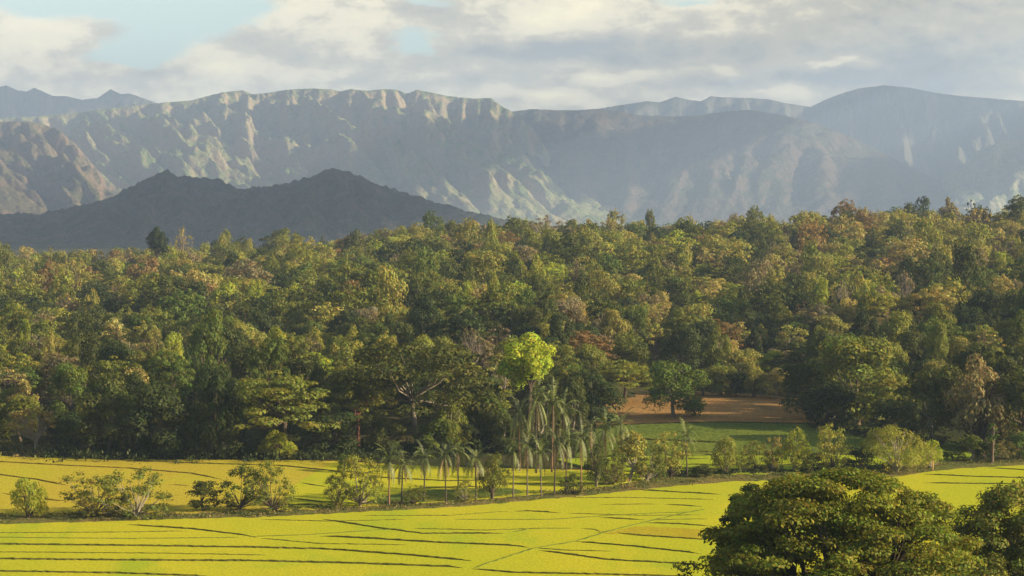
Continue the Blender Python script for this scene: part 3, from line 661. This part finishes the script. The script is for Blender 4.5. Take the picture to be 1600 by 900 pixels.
# ------------------------------------------------------------------ field trees and shrubs
for k in range(3): proto('shrub', k + 5, 9, 7, 3300, 0.34, key='fieldsparse', nb=26)
for k in range(2): proto('feather', k + 5, 6, 7, 3000, 0.36, key='fieldfeather')
for k in range(2): proto('round', k + 5, 5, 7, 2400, 0.36, key='fieldround', nb=10)
proto('column', 5, 2.2, 8, 700, 0.4, key='fieldcolumn')
proto('feather', 9, 14, 8, 6500, 0.40, key='bigfeather')
FIELD = [
 (45, 813, 742, 62, 'fieldfeather', 'yellow green', 'small upright yellow green bush, leftmost on the grass bank', 'bush'),
 (150, 810, 737, 96, 'fieldsparse', 'light olive', 'wide open branched shrub, left one of the joined pair on bank', 'shrub'),
 (214, 812, 732, 96, 'fieldsparse', 'olive green', 'wide open branched shrub, right one of the joined pair on bank', 'shrub'),
 (320, 803, 748, 44, 'fieldround', 'deep olive', 'small dark leaning shrub on bank left of two taller field trees', 'shrub'),
 (376, 802, 727, 62, 'fieldsparse', 'mid green', 'dark leaved open tree on bank, left of its straight stemmed neighbour', 'tree'),
 (425, 804, 723, 62, 'fieldsparse', 'olive green', 'open tree with straight stem on bank in front of golden rice', 'tree'),
 (528, 798, 738, 44, 'fieldsparse', 'light olive', 'low pale open shrub at left end of the palm row', 'shrub'),
 (563, 796, 712, 72, 'fieldsparse', 'light olive', 'pale open tree immediately left of the first palm', 'tree'),
 (538, 742, 708, 26, 'fieldround', 'mid green', 'small dark shrub out in golden rice behind palest open shrub', 'shrub'),
 (770, 783, 706, 54, 'fieldfeather', 'olive green', 'fine leaved green tree in gap between the two groups of palms', 'tree'),
 (645, 792, 758, 36, 'fieldsparse', 'olive green', 'low leafy shrub between the second and third palms', 'shrub'),
 (727, 787, 752, 34, 'fieldsparse', 'light olive', 'low leafy shrub between the fifth and last palm of left group', 'shrub'),
 (896, 776, 742, 34, 'fieldsparse', 'deep olive', 'dark leafy shrub between the last two palms of right group', 'shrub'),
 (958, 762, 700, 44, 'fieldsparse', 'olive green', 'leafy shrub between narrow dark olive tree and yellowish brown tree', 'shrub'),
 (932, 765, 690, 40, 'fieldfeather', 'deep olive', 'narrow dark olive tree right of the palm row', 'tree'),
 (983, 757, 672, 54, 'fieldround', 'tan green', 'yellowish brown crowned tree with straight dark trunk right of palms', 'tree'),
 (1014, 756, 690, 50, 'fieldsparse', 'olive green', 'small tree with leaning trunk right of the yellowish brown one', 'tree'),
 (1046, 750, 672, 54, 'fieldsparse', 'tan green', 'open tan green tree before the green field, left of the short palm', 'tree'),
 (1095, 748, 726, 42, 'fieldround', 'deep olive', 'low dark round bush on the bank right of the short palm', 'bush'),
 (1134, 745, 676, 52, 'fieldfeather', 'light olive', 'pale feathery small tree in hedge row before the green field', 'tree'),
 (1160, 742, 698, 30, 'fieldsparse', 'olive green', 'thin little sapling between two pale hedge row trees', 'sapling'),
 (1184, 741, 690, 42, 'fieldsparse', 'light olive', 'pale open small tree in hedge row left of the bare pale twiggy one', 'tree'),
 (1206, 741, 682, 30, 'fieldsparse', 'straw coloured', 'bare pale twiggy small tree in the hedge row', 'tree'),
 (1242, 741, 668, 54, 'fieldfeather', 'yellow green', 'arching yellow green tree in the middle of hedge row', 'tree'),
 (1270, 741, 706, 44, 'fieldround', 'olive green', 'low bush between two taller hedge row trees', 'bush'),
 (1302, 741, 662, 58, 'fieldsparse', 'light olive', 'tall pale open tree in hedge row left of large feathery bush', 'tree'),
 (1346, 740, 694, 54, 'fieldround', 'dark green', 'dark low tree touching left side of the large feathery bush', 'tree'),
 (1400, 742, 662, 128, 'bigfeather', 'light olive', 'large feathery pale olive bush, widest in the hedge row', 'bush'),
 (1452, 735, 684, 42, 'fieldfeather', 'yellow green', 'small arching bush touching right side of the large feathery one', 'bush'),
 (1490, 722, 690, 36, 'fieldround', 'mid green', 'low green bush left of slender columnar tree, before the dark wood', 'bush'),
 (1516, 724, 678, 36, 'fieldround', 'olive green', 'small olive tree just left of the slender columnar tree', 'tree'),
 (1538, 725, 688, 32, 'fieldround', 'dark green', 'dark small bush at foot of the slender columnar tree', 'bush'),
 (1550, 727, 656, 20, 'fieldcolumn', 'mid green', 'slender columnar tree with leafy tiers near the right edge', 'tree'),
 (1574, 722, 688, 32, 'fieldsparse', 'straw coloured', 'dry brown shrub right of the slender columnar tree', 'shrub'),
 (1592, 722, 674, 30, 'fieldround', 'mid green', 'small dark green tree at right edge beyond yellow rice', 'tree'),
 (1632, 722, 680, 36, 'fieldround', 'olive green', 'small olive tree just outside the right edge', 'tree'),
]
for (px, base, top, wpx, key, cn, label, cat) in FIELD:
    x, y = gp(px, base - 2, 0.0)
    if wpx < 0: continue
    ztop = at(px, top, y)[2]; Wd = wpx / F * y
    nm = {'bush': 'bush', 'shrub': 'shrub', 'sapling': 'sapling'}.get(cat) or 'field_tree'
    place_tree(x, y, None, Wd * 1.22, ztop, PAL[cn], label, None, hr, p=hr.choice(PROTO[key]), z=0.0, name=nm, cat=cat)

# ------------------------------------------------------------------ palms
def frond_set(n, L, rng, droop, up, wid=0.34, start=0.0):
    """arching fronds: a rib with drooping leaflets on both sides, one mesh"""
    vs, fs, cs = [], [], []
    for i in range(n):
        a = 6.283 * i / n + rng.uniform(-.3, .3) + start; el = rng.uniform(*up); L_ = L * rng.uniform(.8, 1.15); p = np.array([0, 0, 0.0]); seg = 11; c = rng.choice([.45, .7, 1.0, 1.2, 1.7])
        for k in range(seg):
            d = np.array([math.cos(a) * math.cos(el), math.sin(a) * math.cos(el), math.sin(el)]); q = p + d * L_ / seg
            s = np.array([-math.sin(a), math.cos(a), 0]); t = k / seg
            ll = wid * L_ * (.25 + .75 * math.sin(math.pi * min(1, t * .9 + .12)))
            for sg in (-1, 1):
                for h_ in (0.0, .5):
                    b0 = p + (q - p) * h_; tip = b0 + s * sg * ll * rng.uniform(.7, 1.0) + d * ll * .5 - np.array([0, 0, ll * rng.uniform(.05, .45)])
                    w_ = d * L_ / seg * .30
                    o = len(vs); vs += [b0 - w_ * .5, tip - w_ * .1, tip + w_ * .25, b0 + w_ * .9]; fs.append([o, o + 1, o + 2, o + 3]); cc = c * rng.uniform(.8, 1.2); cs.append([cc, cc, cc])
            p = q; el -= droop * rng.uniform(.7, 1.3) / seg
    return np.array(vs), np.array(fs), np.array(cs)
PALMS = []
for k in range(4):
    rng = np.random.default_rng(70 + k); H = 4.9; tx = rng.normal() * .25
    tv, tf = tube([[0, 0, -.3], [tx * .3, 0, H * .3], [tx * .8, .1, H * .7], [tx, .1, H]], [.20, .13, .11, .10], 7)
    fv, ff, fc = frond_set(19, 3.1, rng, 1.35, (-.55, 1.3), .15); dv, df, dc = frond_set(4, 2.4, rng, .9, (-1.3, -.6), .13)
    PALMS.append(dict(trunk=make_mesh('palm_trunk', tv, tf, smooth=True, mat=BARK), fr=make_mesh('palm_fronds', fv + [tx, .1, H], ff, fc, mat=FROND),
                      dead=make_mesh('dead_fronds', dv + [tx, .1, H - .1], df, dc, mat=FROND), H=H + 1.3))
def palm(px, base, top, label, rng, sc=1.0, green=(0.12, 0.145, 0.03), dead=(0.26, 0.18, 0.085), group='palms in a row along the grass bank', wid=1.0):
    x, y = gp(px, base, 0.0); p = rng.choice(PALMS); Ht = at(px, top, y)[2]; s = Ht / p['H']
    e = bpy.data.objects.new('palm_tree', None); COL.objects.link(e); e.location = (x, y, 0); e.rotation_euler = (0, 0, rng.uniform(0, 6.28)); e.scale = (wid, wid, s)
    t = link('trunk', p['trunk'], e); b = rng.choice([(.10, .08, .06), (.2, .16, .12), (.26, .15, .10)]); t.color = (*b, 1)
    f = link('fronds', p['fr'], e); j = rng.uniform(.8, 1.3); f.color = (green[0] * j, green[1] * j, green[2] * j, 1)
    d = link('dead_fronds', p['dead'], e); j = rng.uniform(.7, 1.2); d.color = (dead[0] * j, dead[1] * j, dead[2] * j, 1)
    e['label'] = label; e['category'] = 'palm'; e['group'] = group
pr = random.Random(5)
PL = [(608, 792, 702, 'leftmost palm of the left group, beside the pale open tree'), (628, 791, 706, 'second palm from left, pale dead fronds hanging on its stem'),
      (663, 786, 696, 'third palm from left, dark skirt on one straight stem'), (697, 788, 690, 'fourth palm from left, in the middle of left group'),
      (716, 784, 684, 'fifth palm from left, taller with a pale upright frond'), (744, 783, 700, 'last palm of left group, beside the fine leaved green tree'),
      (802, 779, 686, 'first palm of right group, right of the fine leaved green tree'), (824, 778, 676, 'second palm of the right group, pale hanging fronds'),
      (846, 777, 690, 'third palm of the right group, below the lime green tree'), (866, 776, 668, 'fourth palm of the right group, straight dark stem'),
      (885, 775, 672, 'fifth palm of the right group, slim brown stem'), (908, 772, 660, 'last palm of the right group, beside narrow dark olive tree')]
for i, (px, b, t, lb) in enumerate(PL): palm(px, b, t, lb, pr, wid=pr.uniform(.8, 1.05))
for i, (px, b, t, lb) in enumerate([(838, 742, 596, 'tall pale palm with leaning stem right under the lime green crown'), (862, 740, 604, 'tall shaggy palm behind the right group, second of four tall ones'),
                                   (880, 738, 622, 'tall shaggy palm behind the right group, third of four tall ones'), (812, 738, 618, 'tall palm behind the right group, leftmost of four tall ones')]):
    palm(px, b, t, lb, pr, dead=(.25, .19, .10), green=(.13, .155, .035), group='tall palms behind the row', wid=1.0)
palm(947, 757, 652, 'single palm between the narrow dark olive tree and yellowish brown tree', pr, wid=1.0)
palm(972, 735, 645, 'palm standing behind the yellowish brown tree, before ploughed field', pr, wid=1.0, group='tall palms behind the row')
palm(1074, 748, 664, 'short palm with pale drooping fronds before the green field', pr, wid=.95, group='tall palms behind the row')
palm(925, 735, 650, 'palm behind the narrow dark olive tree, before the dark round tree', pr, wid=1.0, group='tall palms behind the row')

# a bright dry post standing at the field corner
x, y = gp(1457, 736)
pv, pf = tube([[0, 0, -.2], [.04, 0, .7], [0, 0, 1.7], [.05, 0, 1.9]], [.13, .12, .11, .05], 7)
po = link('wooden_post', make_mesh('wooden_post', pv, pf, smooth=True, mat=BARK), loc=(x, y, 0)); po.color = (.6, .36, .16, 1)
po['label'] = 'short pale orange wooden post beside the feathery bush'; po['category'] = 'post'

# ------------------------------------------------------------------ foreground trees
def front_tree(px, Y, top, wpx, crownh, Ht_clumps, nleaf, lsize, colr, label, seed, name, flat=.42, rm=1.0):
    rng = np.random.default_rng(seed); x = (px - 800) / F * Y; z0 = hgt(x, Y); ztop = at(px, top, Y)[2]; Wd = wpx / F * Y; H = ztop - z0
    cs, rs = [], []
    for i in range(Ht_clumps):
        a = rng.uniform(0, 6.283); q = rng.uniform(0, 1) ** .5; dome = math.sqrt(max(0, 1 - q * q * .96))
        lay = rng.choice([0, 0, 1, 2, 3]); zz = H - crownh * (1 - dome) - lay * crownh * .13 - rng.uniform(0, .4)
        k = 1 + .10 * math.sin(2 * a + 1.0) + .08 * math.sin(5 * a) + rng.normal() * .05
        cs.append([math.cos(a) * q * Wd * .47 * k, math.sin(a) * q * Wd * .47 * k, zz]); r = rng.uniform(.75, 1.75) * Wd / 22 * rm; rs.append([r, r, r * flat])
    cs, rs = np.array(cs), np.array(rs); area = rs[:, 0] ** 2; cnt = (nleaf * area / area.sum()).astype(int); Ps, Ns, Cs = [], [], []
    for i in range(len(cs)):
        n = cnt[i]; d = unit(rng.normal(size=(n, 3))); d[:, 2] = np.where(rng.random(n) < .7, np.abs(d[:, 2]), d[:, 2])
        # each clump breaks up into small leaf sprays
        P = cs[i] + d * rs[i] * rng.uniform(.55, 1.12, n)[:, None]
        sp_ = fbm(P[:, 0] * 1.6 + i, P[:, 1] * 1.6 + P[:, 2] * 1.3, 2, seed) ; keep = sp_ > .16
        P = P[keep]; d = d[keep]; n = len(P)
        Ps.append(P); Ns.append(unit(unit(d / rs[i]) + rng.normal(size=(n, 3)) * .5 + [0, 0, .3])); c = rng.uniform(.72, 1.3); hu = rng.normal() * .08
        Cs.append(np.stack([c * (1 + hu) * rng.uniform(.75, 1.25, n), c * rng.uniform(.8, 1.2, n), c * rng.uniform(.7, 1.3, n)], 1))
    P, N, C = np.concatenate(Ps), np.concatenate(Ns), np.concatenate(Cs)
    e = bpy.data.objects.new(name, None); COL.objects.link(e); e.location = (x, Y, z0)
    cr = link('crown', make_mesh('front_crown', leaf_quads(P, N, lsize, rng, .6), np.arange(len(P) * 4).reshape(-1, 4), C, mat=LEAF), e); cr.color = (*colr, 1)
    parts = []; r0 = Wd * .022; fork = np.array([0, 0, H * .32]); parts.append(tube([[0, 0, -1], [0.1, 0, 1], [0, .1, H * .2], fork], [r0 * 1.7, r0 * 1.2, r0, r0 * .95], 10))
    for i in range(9):
        a = 6.283 * i / 9 + rng.uniform(-.3, .3); m = np.array([math.cos(a) * Wd * .2, math.sin(a) * Wd * .2, H * rng.uniform(.62, .74)])
        parts.append(tube([fork - [0, 0, r0], fork * .7 + m * .3 + [0, 0, H * .03], m], [r0 * .6, r0 * .5, r0 * .36], 7))
        near_ = sorted(range(len(cs)), key=lambda j: np.linalg.norm(cs[j][:2] - m[:2] * 1.5))[:14]
        for j in near_:
            ed = cs[j]; md = (m + ed) / 2 + rng.normal(size=3) * .3 + [0, 0, .2]; parts.append(tube([m, md, ed], [r0 * .3, r0 * .17, r0 * .05], 5))
    tv, tf = join(parts); t = link('trunk', make_mesh('front_trunk', tv, tf, smooth=True, mat=BARK), e); t.color = (.07, .055, .04, 1)
    e['label'] = label; e['category'] = 'tree'; return e
front_tree(1312, 150, 742, 478, 13.5, 460, 120000, .30, (0.205, 0.225, 0.026), 'large dark spreading foreground tree at lower right, its crown above yellow rice', 501, 'spreading_tree')
front_tree(1590, 168, 762, 220, 12.0, 240, 60000, .27, (0.215, 0.235, 0.040), 'finer olive brown foreground tree cut by the lower right corner', 502, 'foreground_tree', flat=.75, rm=1.6)
front_tree(1180, 160, 762, 110, 9.0, 70, 16000, .28, (0.06, 0.08, 0.016), 'smaller dark foreground tree just behind left edge of large spreading one', 503, 'foreground_tree', flat=.6, rm=2.0)

# ------------------------------------------------------------------ mountains
def erode(Z, iters, K, up, dx, m_=0.45):
    """implicit stream power erosion on a small grid, outlets on first and last row"""
    ny, nx = Z.shape; idx = np.arange(ny * nx).reshape(ny, nx)
    for it in range(iters):
        Z = Z + up; Z[0] -= up[0]; Z[-1] -= up[-1]
        best = np.zeros_like(Z); rec = idx.copy(); Zp = np.pad(Z, 1, constant_values=1e9); Ip = np.pad(idx, 1)
        for dj in (-1, 0, 1):
            for di in (-1, 0, 1):
                if dj == 0 and di == 0: continue
                L = math.hypot(dj, di); s = (Z - Zp[1 + dj:1 + dj + ny, 1 + di:1 + di + nx]) / L; mk = s > best
                best = np.where(mk, s, best); rec = np.where(mk, Ip[1 + dj:1 + dj + ny, 1 + di:1 + di + nx], rec)
        zf = Z.ravel(); order = np.argsort(zf)[::-1].tolist(); rl = rec.ravel().tolist(); A = [1.0] * (ny * nx)
        for i in order:
            j = rl[i]
            if j != i: A[j] += A[i]
        zl = zf.tolist(); Ak = (K * (np.array(A) ** m_) / dx).tolist()
        last = (ny - 1) * nx
        for i in reversed(order):
            j = rl[i]
            if j != i and nx <= i < last: zl[i] = (zl[i] + Ak[i] * zl[j]) / (1 + Ak[i]) if zl[j] < zl[i] else zl[i]
        Z = np.array(zl).reshape(ny, nx)
        Z[1:-1, 1:-1] += 0.05 * (Z[:-2, 1:-1] + Z[2:, 1:-1] + Z[1:-1, :-2] + Z[1:-1, 2:] - 4 * Z[1:-1, 1:-1])
    return Z
def upsample(Z, k):
    ny, nx = Z.shape; yi = np.linspace(0, ny - 1, (ny - 1) * k + 1); xi = np.linspace(0, nx - 1, (nx - 1) * k + 1)
    T = np.array([np.interp(xi, np.arange(nx), r) for r in Z]); return np.array([np.interp(yi, np.arange(ny), c) for c in T.T]).T
def mountain(name, crest, Y0, Y1, back, nx, ny, seed, mat, z_base=-8, px0=-400, px1=2000, iters=26, K=.9, up=6.0, k=3, rough=10.0, power=1.0, slant=0.0, emix=.55, tree=0.0, amp=1.0):
    """range whose crest line follows measured summits; front foot at Y0, crest near Y1, back foot at Y1+back"""
    Yt = Y1 + back; v = np.linspace(0, 1, ny); u = np.linspace(px0, px1, nx); UU, VV = np.meshgrid(u, v)
    cy = (Y1 - Y0) / (Yt - Y0)
    prof = np.where(VV < cy, (VV / cy), 1 - (VV - cy) / (1 - cy))
    wob = fbm(UU / 160.0 + seed, VV * 4, 4, seed) - .45
    dx = (Yt - Y0) / ny
    wu = UU + 60 * fbm(UU / 120.0, VV * 5, 3, seed + 40) + VV * 90; rid = 1 - 2 * np.abs(fbm(wu / 75.0, VV * 3.2 + fbm(UU / 60., VV * 6, 2, seed + 5), 4, seed + 50) - .47) * 2.2
    Zi = prof ** power * 60 + wob * 30 * amp + rid * 34 * amp * np.sin(np.pi * np.clip(prof, 0, 1) ** .8) + fbm(UU / 25.0, VV * 40, 2, seed + 3) * 8
    upf = up * (0.15 + np.clip(prof + wob * .9 * np.sin(np.pi * VV), 0, 1.2) ** .8)
    Z = erode(Zi, iters, K, upf, 1.0)
    Z = Z / np.percentile(Z.max(0), 60); Zl = Zi - Zi[0].mean(); Zl = Zl / np.percentile(Zl.max(0), 60); Z = emix * Z + (1 - emix) * Zl
    Z = Z - Z[0].mean(); Z = upsample(Z, k); ny2, nx2 = Z.shape
    v = np.linspace(0, 1, ny2); u = np.linspace(px0, px1, nx2); UU, VV = np.meshgrid(u, v); YY = Y0 + VV * (Yt - Y0) + 0 * UU; XX = (UU - 800) / F * YY
    Z = np.maximum(Z, 0) / np.percentile(Z.max(0), 60)
    cu = np.interp(u, [c[0] for c in crest], [c[1] for c in crest]); tan_t = np.array([(at(p, q, 1000.0)[2] - CAMZ) / 1000 for p, q in zip(u, cu)])
    edge = sstep(VV, 0, .06); XX = XX + slant * (Y1 - YY)
    det = (np.abs(fbm(XX / 95.0, YY / 95.0, 4, seed + 9) - .47) * -2 + .25) * rough * (0.2 + prof_up(VV, cy)) + (np.abs(fbm(XX / 260.0 + 3, YY / 420.0, 5, seed + 19) - .47) * -2.4 + .3) * rough * 1.8 * np.sin(np.pi * prof_up(VV, cy) ** .8)
    det = det + (.25 - np.abs(fbm(XX / 42.0 + 9, YY / 60.0, 3, seed + 59) - .47) * 2) * min(rough, 14) * 1.3
    # scale the heights by direction so that the skyline reaches the measured summit line
    PX = 800 + F * XX / YY; q = np.clip(np.rint((PX - px0) / (px1 - px0) * (nx2 - 1)).astype(int), 0, nx2 - 1).ravel(); S_ = np.full(nx2, 300.0); ar = np.arange(nx2)
    for it in range(12):
        H = z_base + Z * np.interp(PX, u, S_) + det * edge; mx = np.full(nx2, -9.0); np.maximum.at(mx, q, ((H - CAMZ) / YY).ravel())
        ok = mx > -8; mx = np.interp(ar, ar[ok], mx[ok]); S_ = np.maximum(S_ + (tan_t - mx) * Y1 * .8, 5)
        S_ = np.convolve(np.pad(S_, 2, mode='edge'), [.1, .2, .4, .2, .1], 'valid') if it < 9 else S_
    H = z_base + Z * np.interp(PX, u, S_) + det * edge
    H = H + tree * (fbm(XX / 13.0, YY / 13.0, 2, seed + 29) - .5)
    H[0] = z_base - 5; H[-1] = z_base - 5
    return struct(link(name, make_mesh(name, np.stack([XX, YY, H], -1).reshape(-1, 3), grid_faces(ny2, nx2), smooth=True, mat=mat)))
def prof_up(VV, cy): return np.clip(np.where(VV < cy, VV / cy, 1 - (VV - cy) / (1 - cy)), 0, 1)

def mountain_material(name, veg, veg2, rock, sc, rock_lo=.72):
    m, t = mat_new(name); ge = t.n('ShaderNodeNewGeometry'); p = ge.outputs['Position']
    n1 = t.noise(p, sc, 6, .62); n2 = t.noise(p, sc * 6, 6, .7)
    c = t.mix(t.ramp(n1, .40, .60), veg, veg2)
    sx = t.n('ShaderNodeSeparateXYZ'); t.put(sx.inputs[0], ge.outputs['Normal'])
    steep = t.ramp(t.m('ADD', sx.outputs[2], t.m('MULTIPLY_ADD', n2, .5, -.25)), rock_lo + .1, rock_lo - .12)
    c = t.mix(steep, c, rock)
    c = t.mix(t.m('MULTIPLY', t.ramp(t.noise(p, sc * 3.1, 5, .6), .52, .66), .5), c, rock)
    c = t.mix(1.0, c, t.mix(n2, (.55, .55, .55), (1.45, 1.45, 1.45)), 'MULTIPLY')
    d = t.n('ShaderNodeBsdfDiffuse'); t.put(d.inputs[0], c)
    b = t.n('ShaderNodeBump'); b.inputs['Strength'].default_value = 1.0; b.inputs['Distance'].default_value = 45.0
    t.put(b.inputs['Height'], t.noise(p, sc * 9, 6, .65)); t.put(d.inputs['Normal'], b.outputs[0])
    out(t, d.outputs[0]); return m
mt_main = mountain_material('mountain_slope', (0.17, 0.23, 0.075), (0.30, 0.30, 0.13), (0.40, 0.32, 0.19), .003)
mt_hill = mountain_material('wooded_hill', (0.075, 0.095, 0.055), (0.145, 0.125, 0.095), (0.19, 0.15, 0.12), .016, .45)
mt_far = mountain_material('far_range', (0.07, 0.08, 0.04), (0.09, 0.09, 0.05), (0.14, 0.13, 0.09), .002)
mt_rock = mountain_material('pale_rocky_slope', (0.32, 0.38, 0.18), (0.45, 0.44, 0.26), (0.55, 0.48, 0.34), .004)
mt_round = mountain_material('brown_mauve_slope', (0.065, 0.075, 0.038), (0.105, 0.085, 0.055), (0.135, 0.100, 0.070), .0028)
mt_left = mountain_material('brown_slope', (0.13, 0.13, 0.06), (0.20, 0.165, 0.09), (0.30, 0.21, 0.14), .004)

mountain('foothill', [(-500, 352), (-200, 345), (0, 332), (60, 332), (130, 320), (170, 308), (200, 292), (235, 277), (262, 264), (280, 274), (310, 276), (340, 277), (365, 290), (390, 294), (430, 288), (470, 280), (495, 272), (515, 262), (530, 266), (550, 268),
                   (600, 290), (640, 303), (680, 314), (750, 333), (800, 345), (900, 358), (1100, 375), (1500, 385), (2000, 390)], 2600, 3600, 900, 300, 80, 3, mt_hill, iters=14, K=.35, rough=16, tree=14, px0=-500, k=3)
mountain('mountain_range', [(-500, 165), (-200, 178), (0, 184), (60, 182), (120, 176), (200, 166), (260, 160), (300, 157), (330, 149), (350, 144), (380, 141), (396, 147), (420, 145), (450, 140), (490, 138), (520, 140), (532, 143), (548, 139), (575, 142), (600, 139),
                            (620, 140), (637, 146), (652, 140), (668, 143), (700, 150), (740, 154), (767, 153), (782, 165), (796, 172), (815, 186), (850, 216), (880, 246), (910, 280), (950, 325), (1000, 358), (1200, 380), (2000, 395)], 6600, 8400, 1100, 380, 100, 11, mt_main, iters=22, K=.42, rough=15, px0=-500, k=3, slant=.35, emix=.42, amp=.5)
mountain('left_spur', [(-500, 200), (-100, 192), (0, 190), (50, 190), (90, 200), (120, 225), (145, 255), (170, 285), (200, 303), (240, 322), (300, 338), (420, 350), (700, 370)], 5000, 6300, 900, 150, 60, 61, mt_left, iters=20, K=.42, rough=22, px0=-500, px1=700, k=3, slant=.25)
mountain('rounded_ridge', [(300, 260), (600, 225), (700, 205), (760, 186), (800, 174), (832, 170), (870, 172), (900, 172), (930, 170), (960, 173), (1000, 180), (1050, 182), (1090, 180), (1130, 174), (1170, 171), (1200, 176), (1260, 188), (1300, 202), (1340, 219),
                            (1400, 250), (1460, 279), (1510, 301), (1560, 325), (1700, 362), (2000, 390)], 7300, 8900, 900, 240, 90, 77, mt_round, iters=12, K=.30, rough=7, px0=300, px1=2000, k=3, slant=-.15, emix=.12, amp=.30, tree=5)
mountain('left_range', [(-500, 150), (-100, 140), (0, 137), (12, 133), (30, 141), (44, 143), (56, 137), (70, 143), (85, 150), (105, 150), (130, 156), (155, 153), (175, 139), (190, 147), (205, 146), (230, 155), (260, 166), (400, 200), (600, 230), (2000, 330)],
         9600, 10900, 1400, 200, 40, 23, mt_far, iters=20, K=.4, rough=40, px0=-500, px1=900, k=3)
mountain('right_range', [(600, 260), (850, 190), (900, 176), (950, 167), (1010, 158), (1030, 160), (1055, 151), (1075, 156), (1095, 158), (1110, 150), (1130, 152), (1170, 153), (1200, 155), (1225, 161), (1265, 167), (1285, 157), (1310, 147), (1340, 138), (1380, 133),
                         (1420, 137), (1460, 145), (1500, 150), (1600, 158), (1750, 150), (2000, 170), (2300, 180)], 9400, 11500, 1800, 240, 46, 31, mt_far, iters=20, K=.35, rough=36, px0=600, px1=2300, k=3)
mountain('rocky_spur', [(1300, 372), (1400, 330), (1450, 300), (1480, 272), (1500, 262), (1520, 238), (1545, 228), (1560, 221), (1600, 216), (1625, 222), (1680, 262), (1750, 310), (1900, 350), (2200, 375)],
         7600, 9000, 1200, 170, 56, 43, mt_rock, iters=24, K=.5, rough=12, amp=.35, emix=.25, px0=1300, px1=2200, k=3)

# ------------------------------------------------------------------ unseen clouds added high on the right to shade the mountains and the foothill
cm, ct = mat_new('added_shade_cloud'); dd = ct.n('ShaderNodeBsdfDiffuse'); dd.inputs[0].default_value = (.8, .8, .8, 1); out(ct, dd.outputs[0])
def added_shade_cloud(cx, cy, rx, ry, z, seed):
    n1, n2 = 60, 40; A, B = np.meshgrid(np.linspace(0, 2 * math.pi, n1), np.linspace(-math.pi / 2, math.pi / 2, n2))
    X = np.cos(A) * np.cos(B); Y = np.sin(A) * np.cos(B); Z = np.sin(B)
    k = 0.55 + .95 * fbm(X * 2.2 + 5 + seed, Y * 2.2 + 7 + Z, 4, seed)
    V_ = np.stack([cx + X * rx * k, cy + Y * ry * k, z + Z * 170 * k * np.where(Z < 0, .35, 1)], -1).reshape(-1, 3)
    return struct(link('added_shade_cloud', make_mesh('added_shade_cloud', V_, grid_faces(n2, n1), smooth=True, mat=cm)))
def shade(pxa, pxb, Ya, Yb, zt, zc, seed):
    ym = (Ya + Yb) / 2; off = (zc - zt) / math.tan(R(SUN_EL)); xa, xb = (pxa - 800) / F * ym, (pxb - 800) / F * ym
    ox, oy = off * math.sin(R(SUN_AZ)), off * math.cos(R(SUN_AZ))
    added_shade_cloud((xa + xb) / 2 + ox, ym + oy, (xb - xa) / 2, (Yb - Ya) / 2, zc, seed)
shade(-150, 900, 2150, 4400, 120, 1900, 1)
shade(740, 840, 6700, 8600, 300, 1900, 8)
shade(1180, 1400, 10000, 12500, 450, 2000, 5)
shade(1330, 1520, 7300, 9300, 150, 1900, 4)
shade(930, 1080, 7300, 9300, 250, 1900, 9)
shade(-500, -20, 9300, 12000, 400, 2050, 6)

# ------------------------------------------------------------------ haze
hx0, hx1, hy0, hy1, hz0, hz1 = -15900, 15900, -1400, 13600, -16, 950
hv = [(x, y, z) for z in (hz0, hz1) for y in (hy0, hy1) for x in (hx0, hx1)]
hf = [(0, 2, 3, 1), (4, 5, 7, 6), (0, 1, 5, 4), (2, 6, 7, 3), (0, 4, 6, 2), (1, 3, 7, 5)]
hm = bpy.data.meshes.new('haze'); hm.from_pydata(hv, [], hf); hm.update()
vm, vt = mat_new('haze'); pv_ = vt.n('ShaderNodeVolumePrincipled'); pv_.inputs['Color'].default_value = (0.51, 0.68, 1.0, 1); pv_.inputs['Density'].default_value = 1.02e-4
pv_.inputs['Anisotropy'].default_value = 0.0
vo = vt.n('ShaderNodeOutputMaterial'); vt.put(vo.inputs['Volume'], pv_.outputs[0]); hm.materials.append(vm)
hz = struct(link('haze', hm), 'stuff'); hz['label'] = 'pale blue haze lying over the valley and distant mountains'; hz['category'] = 'haze'
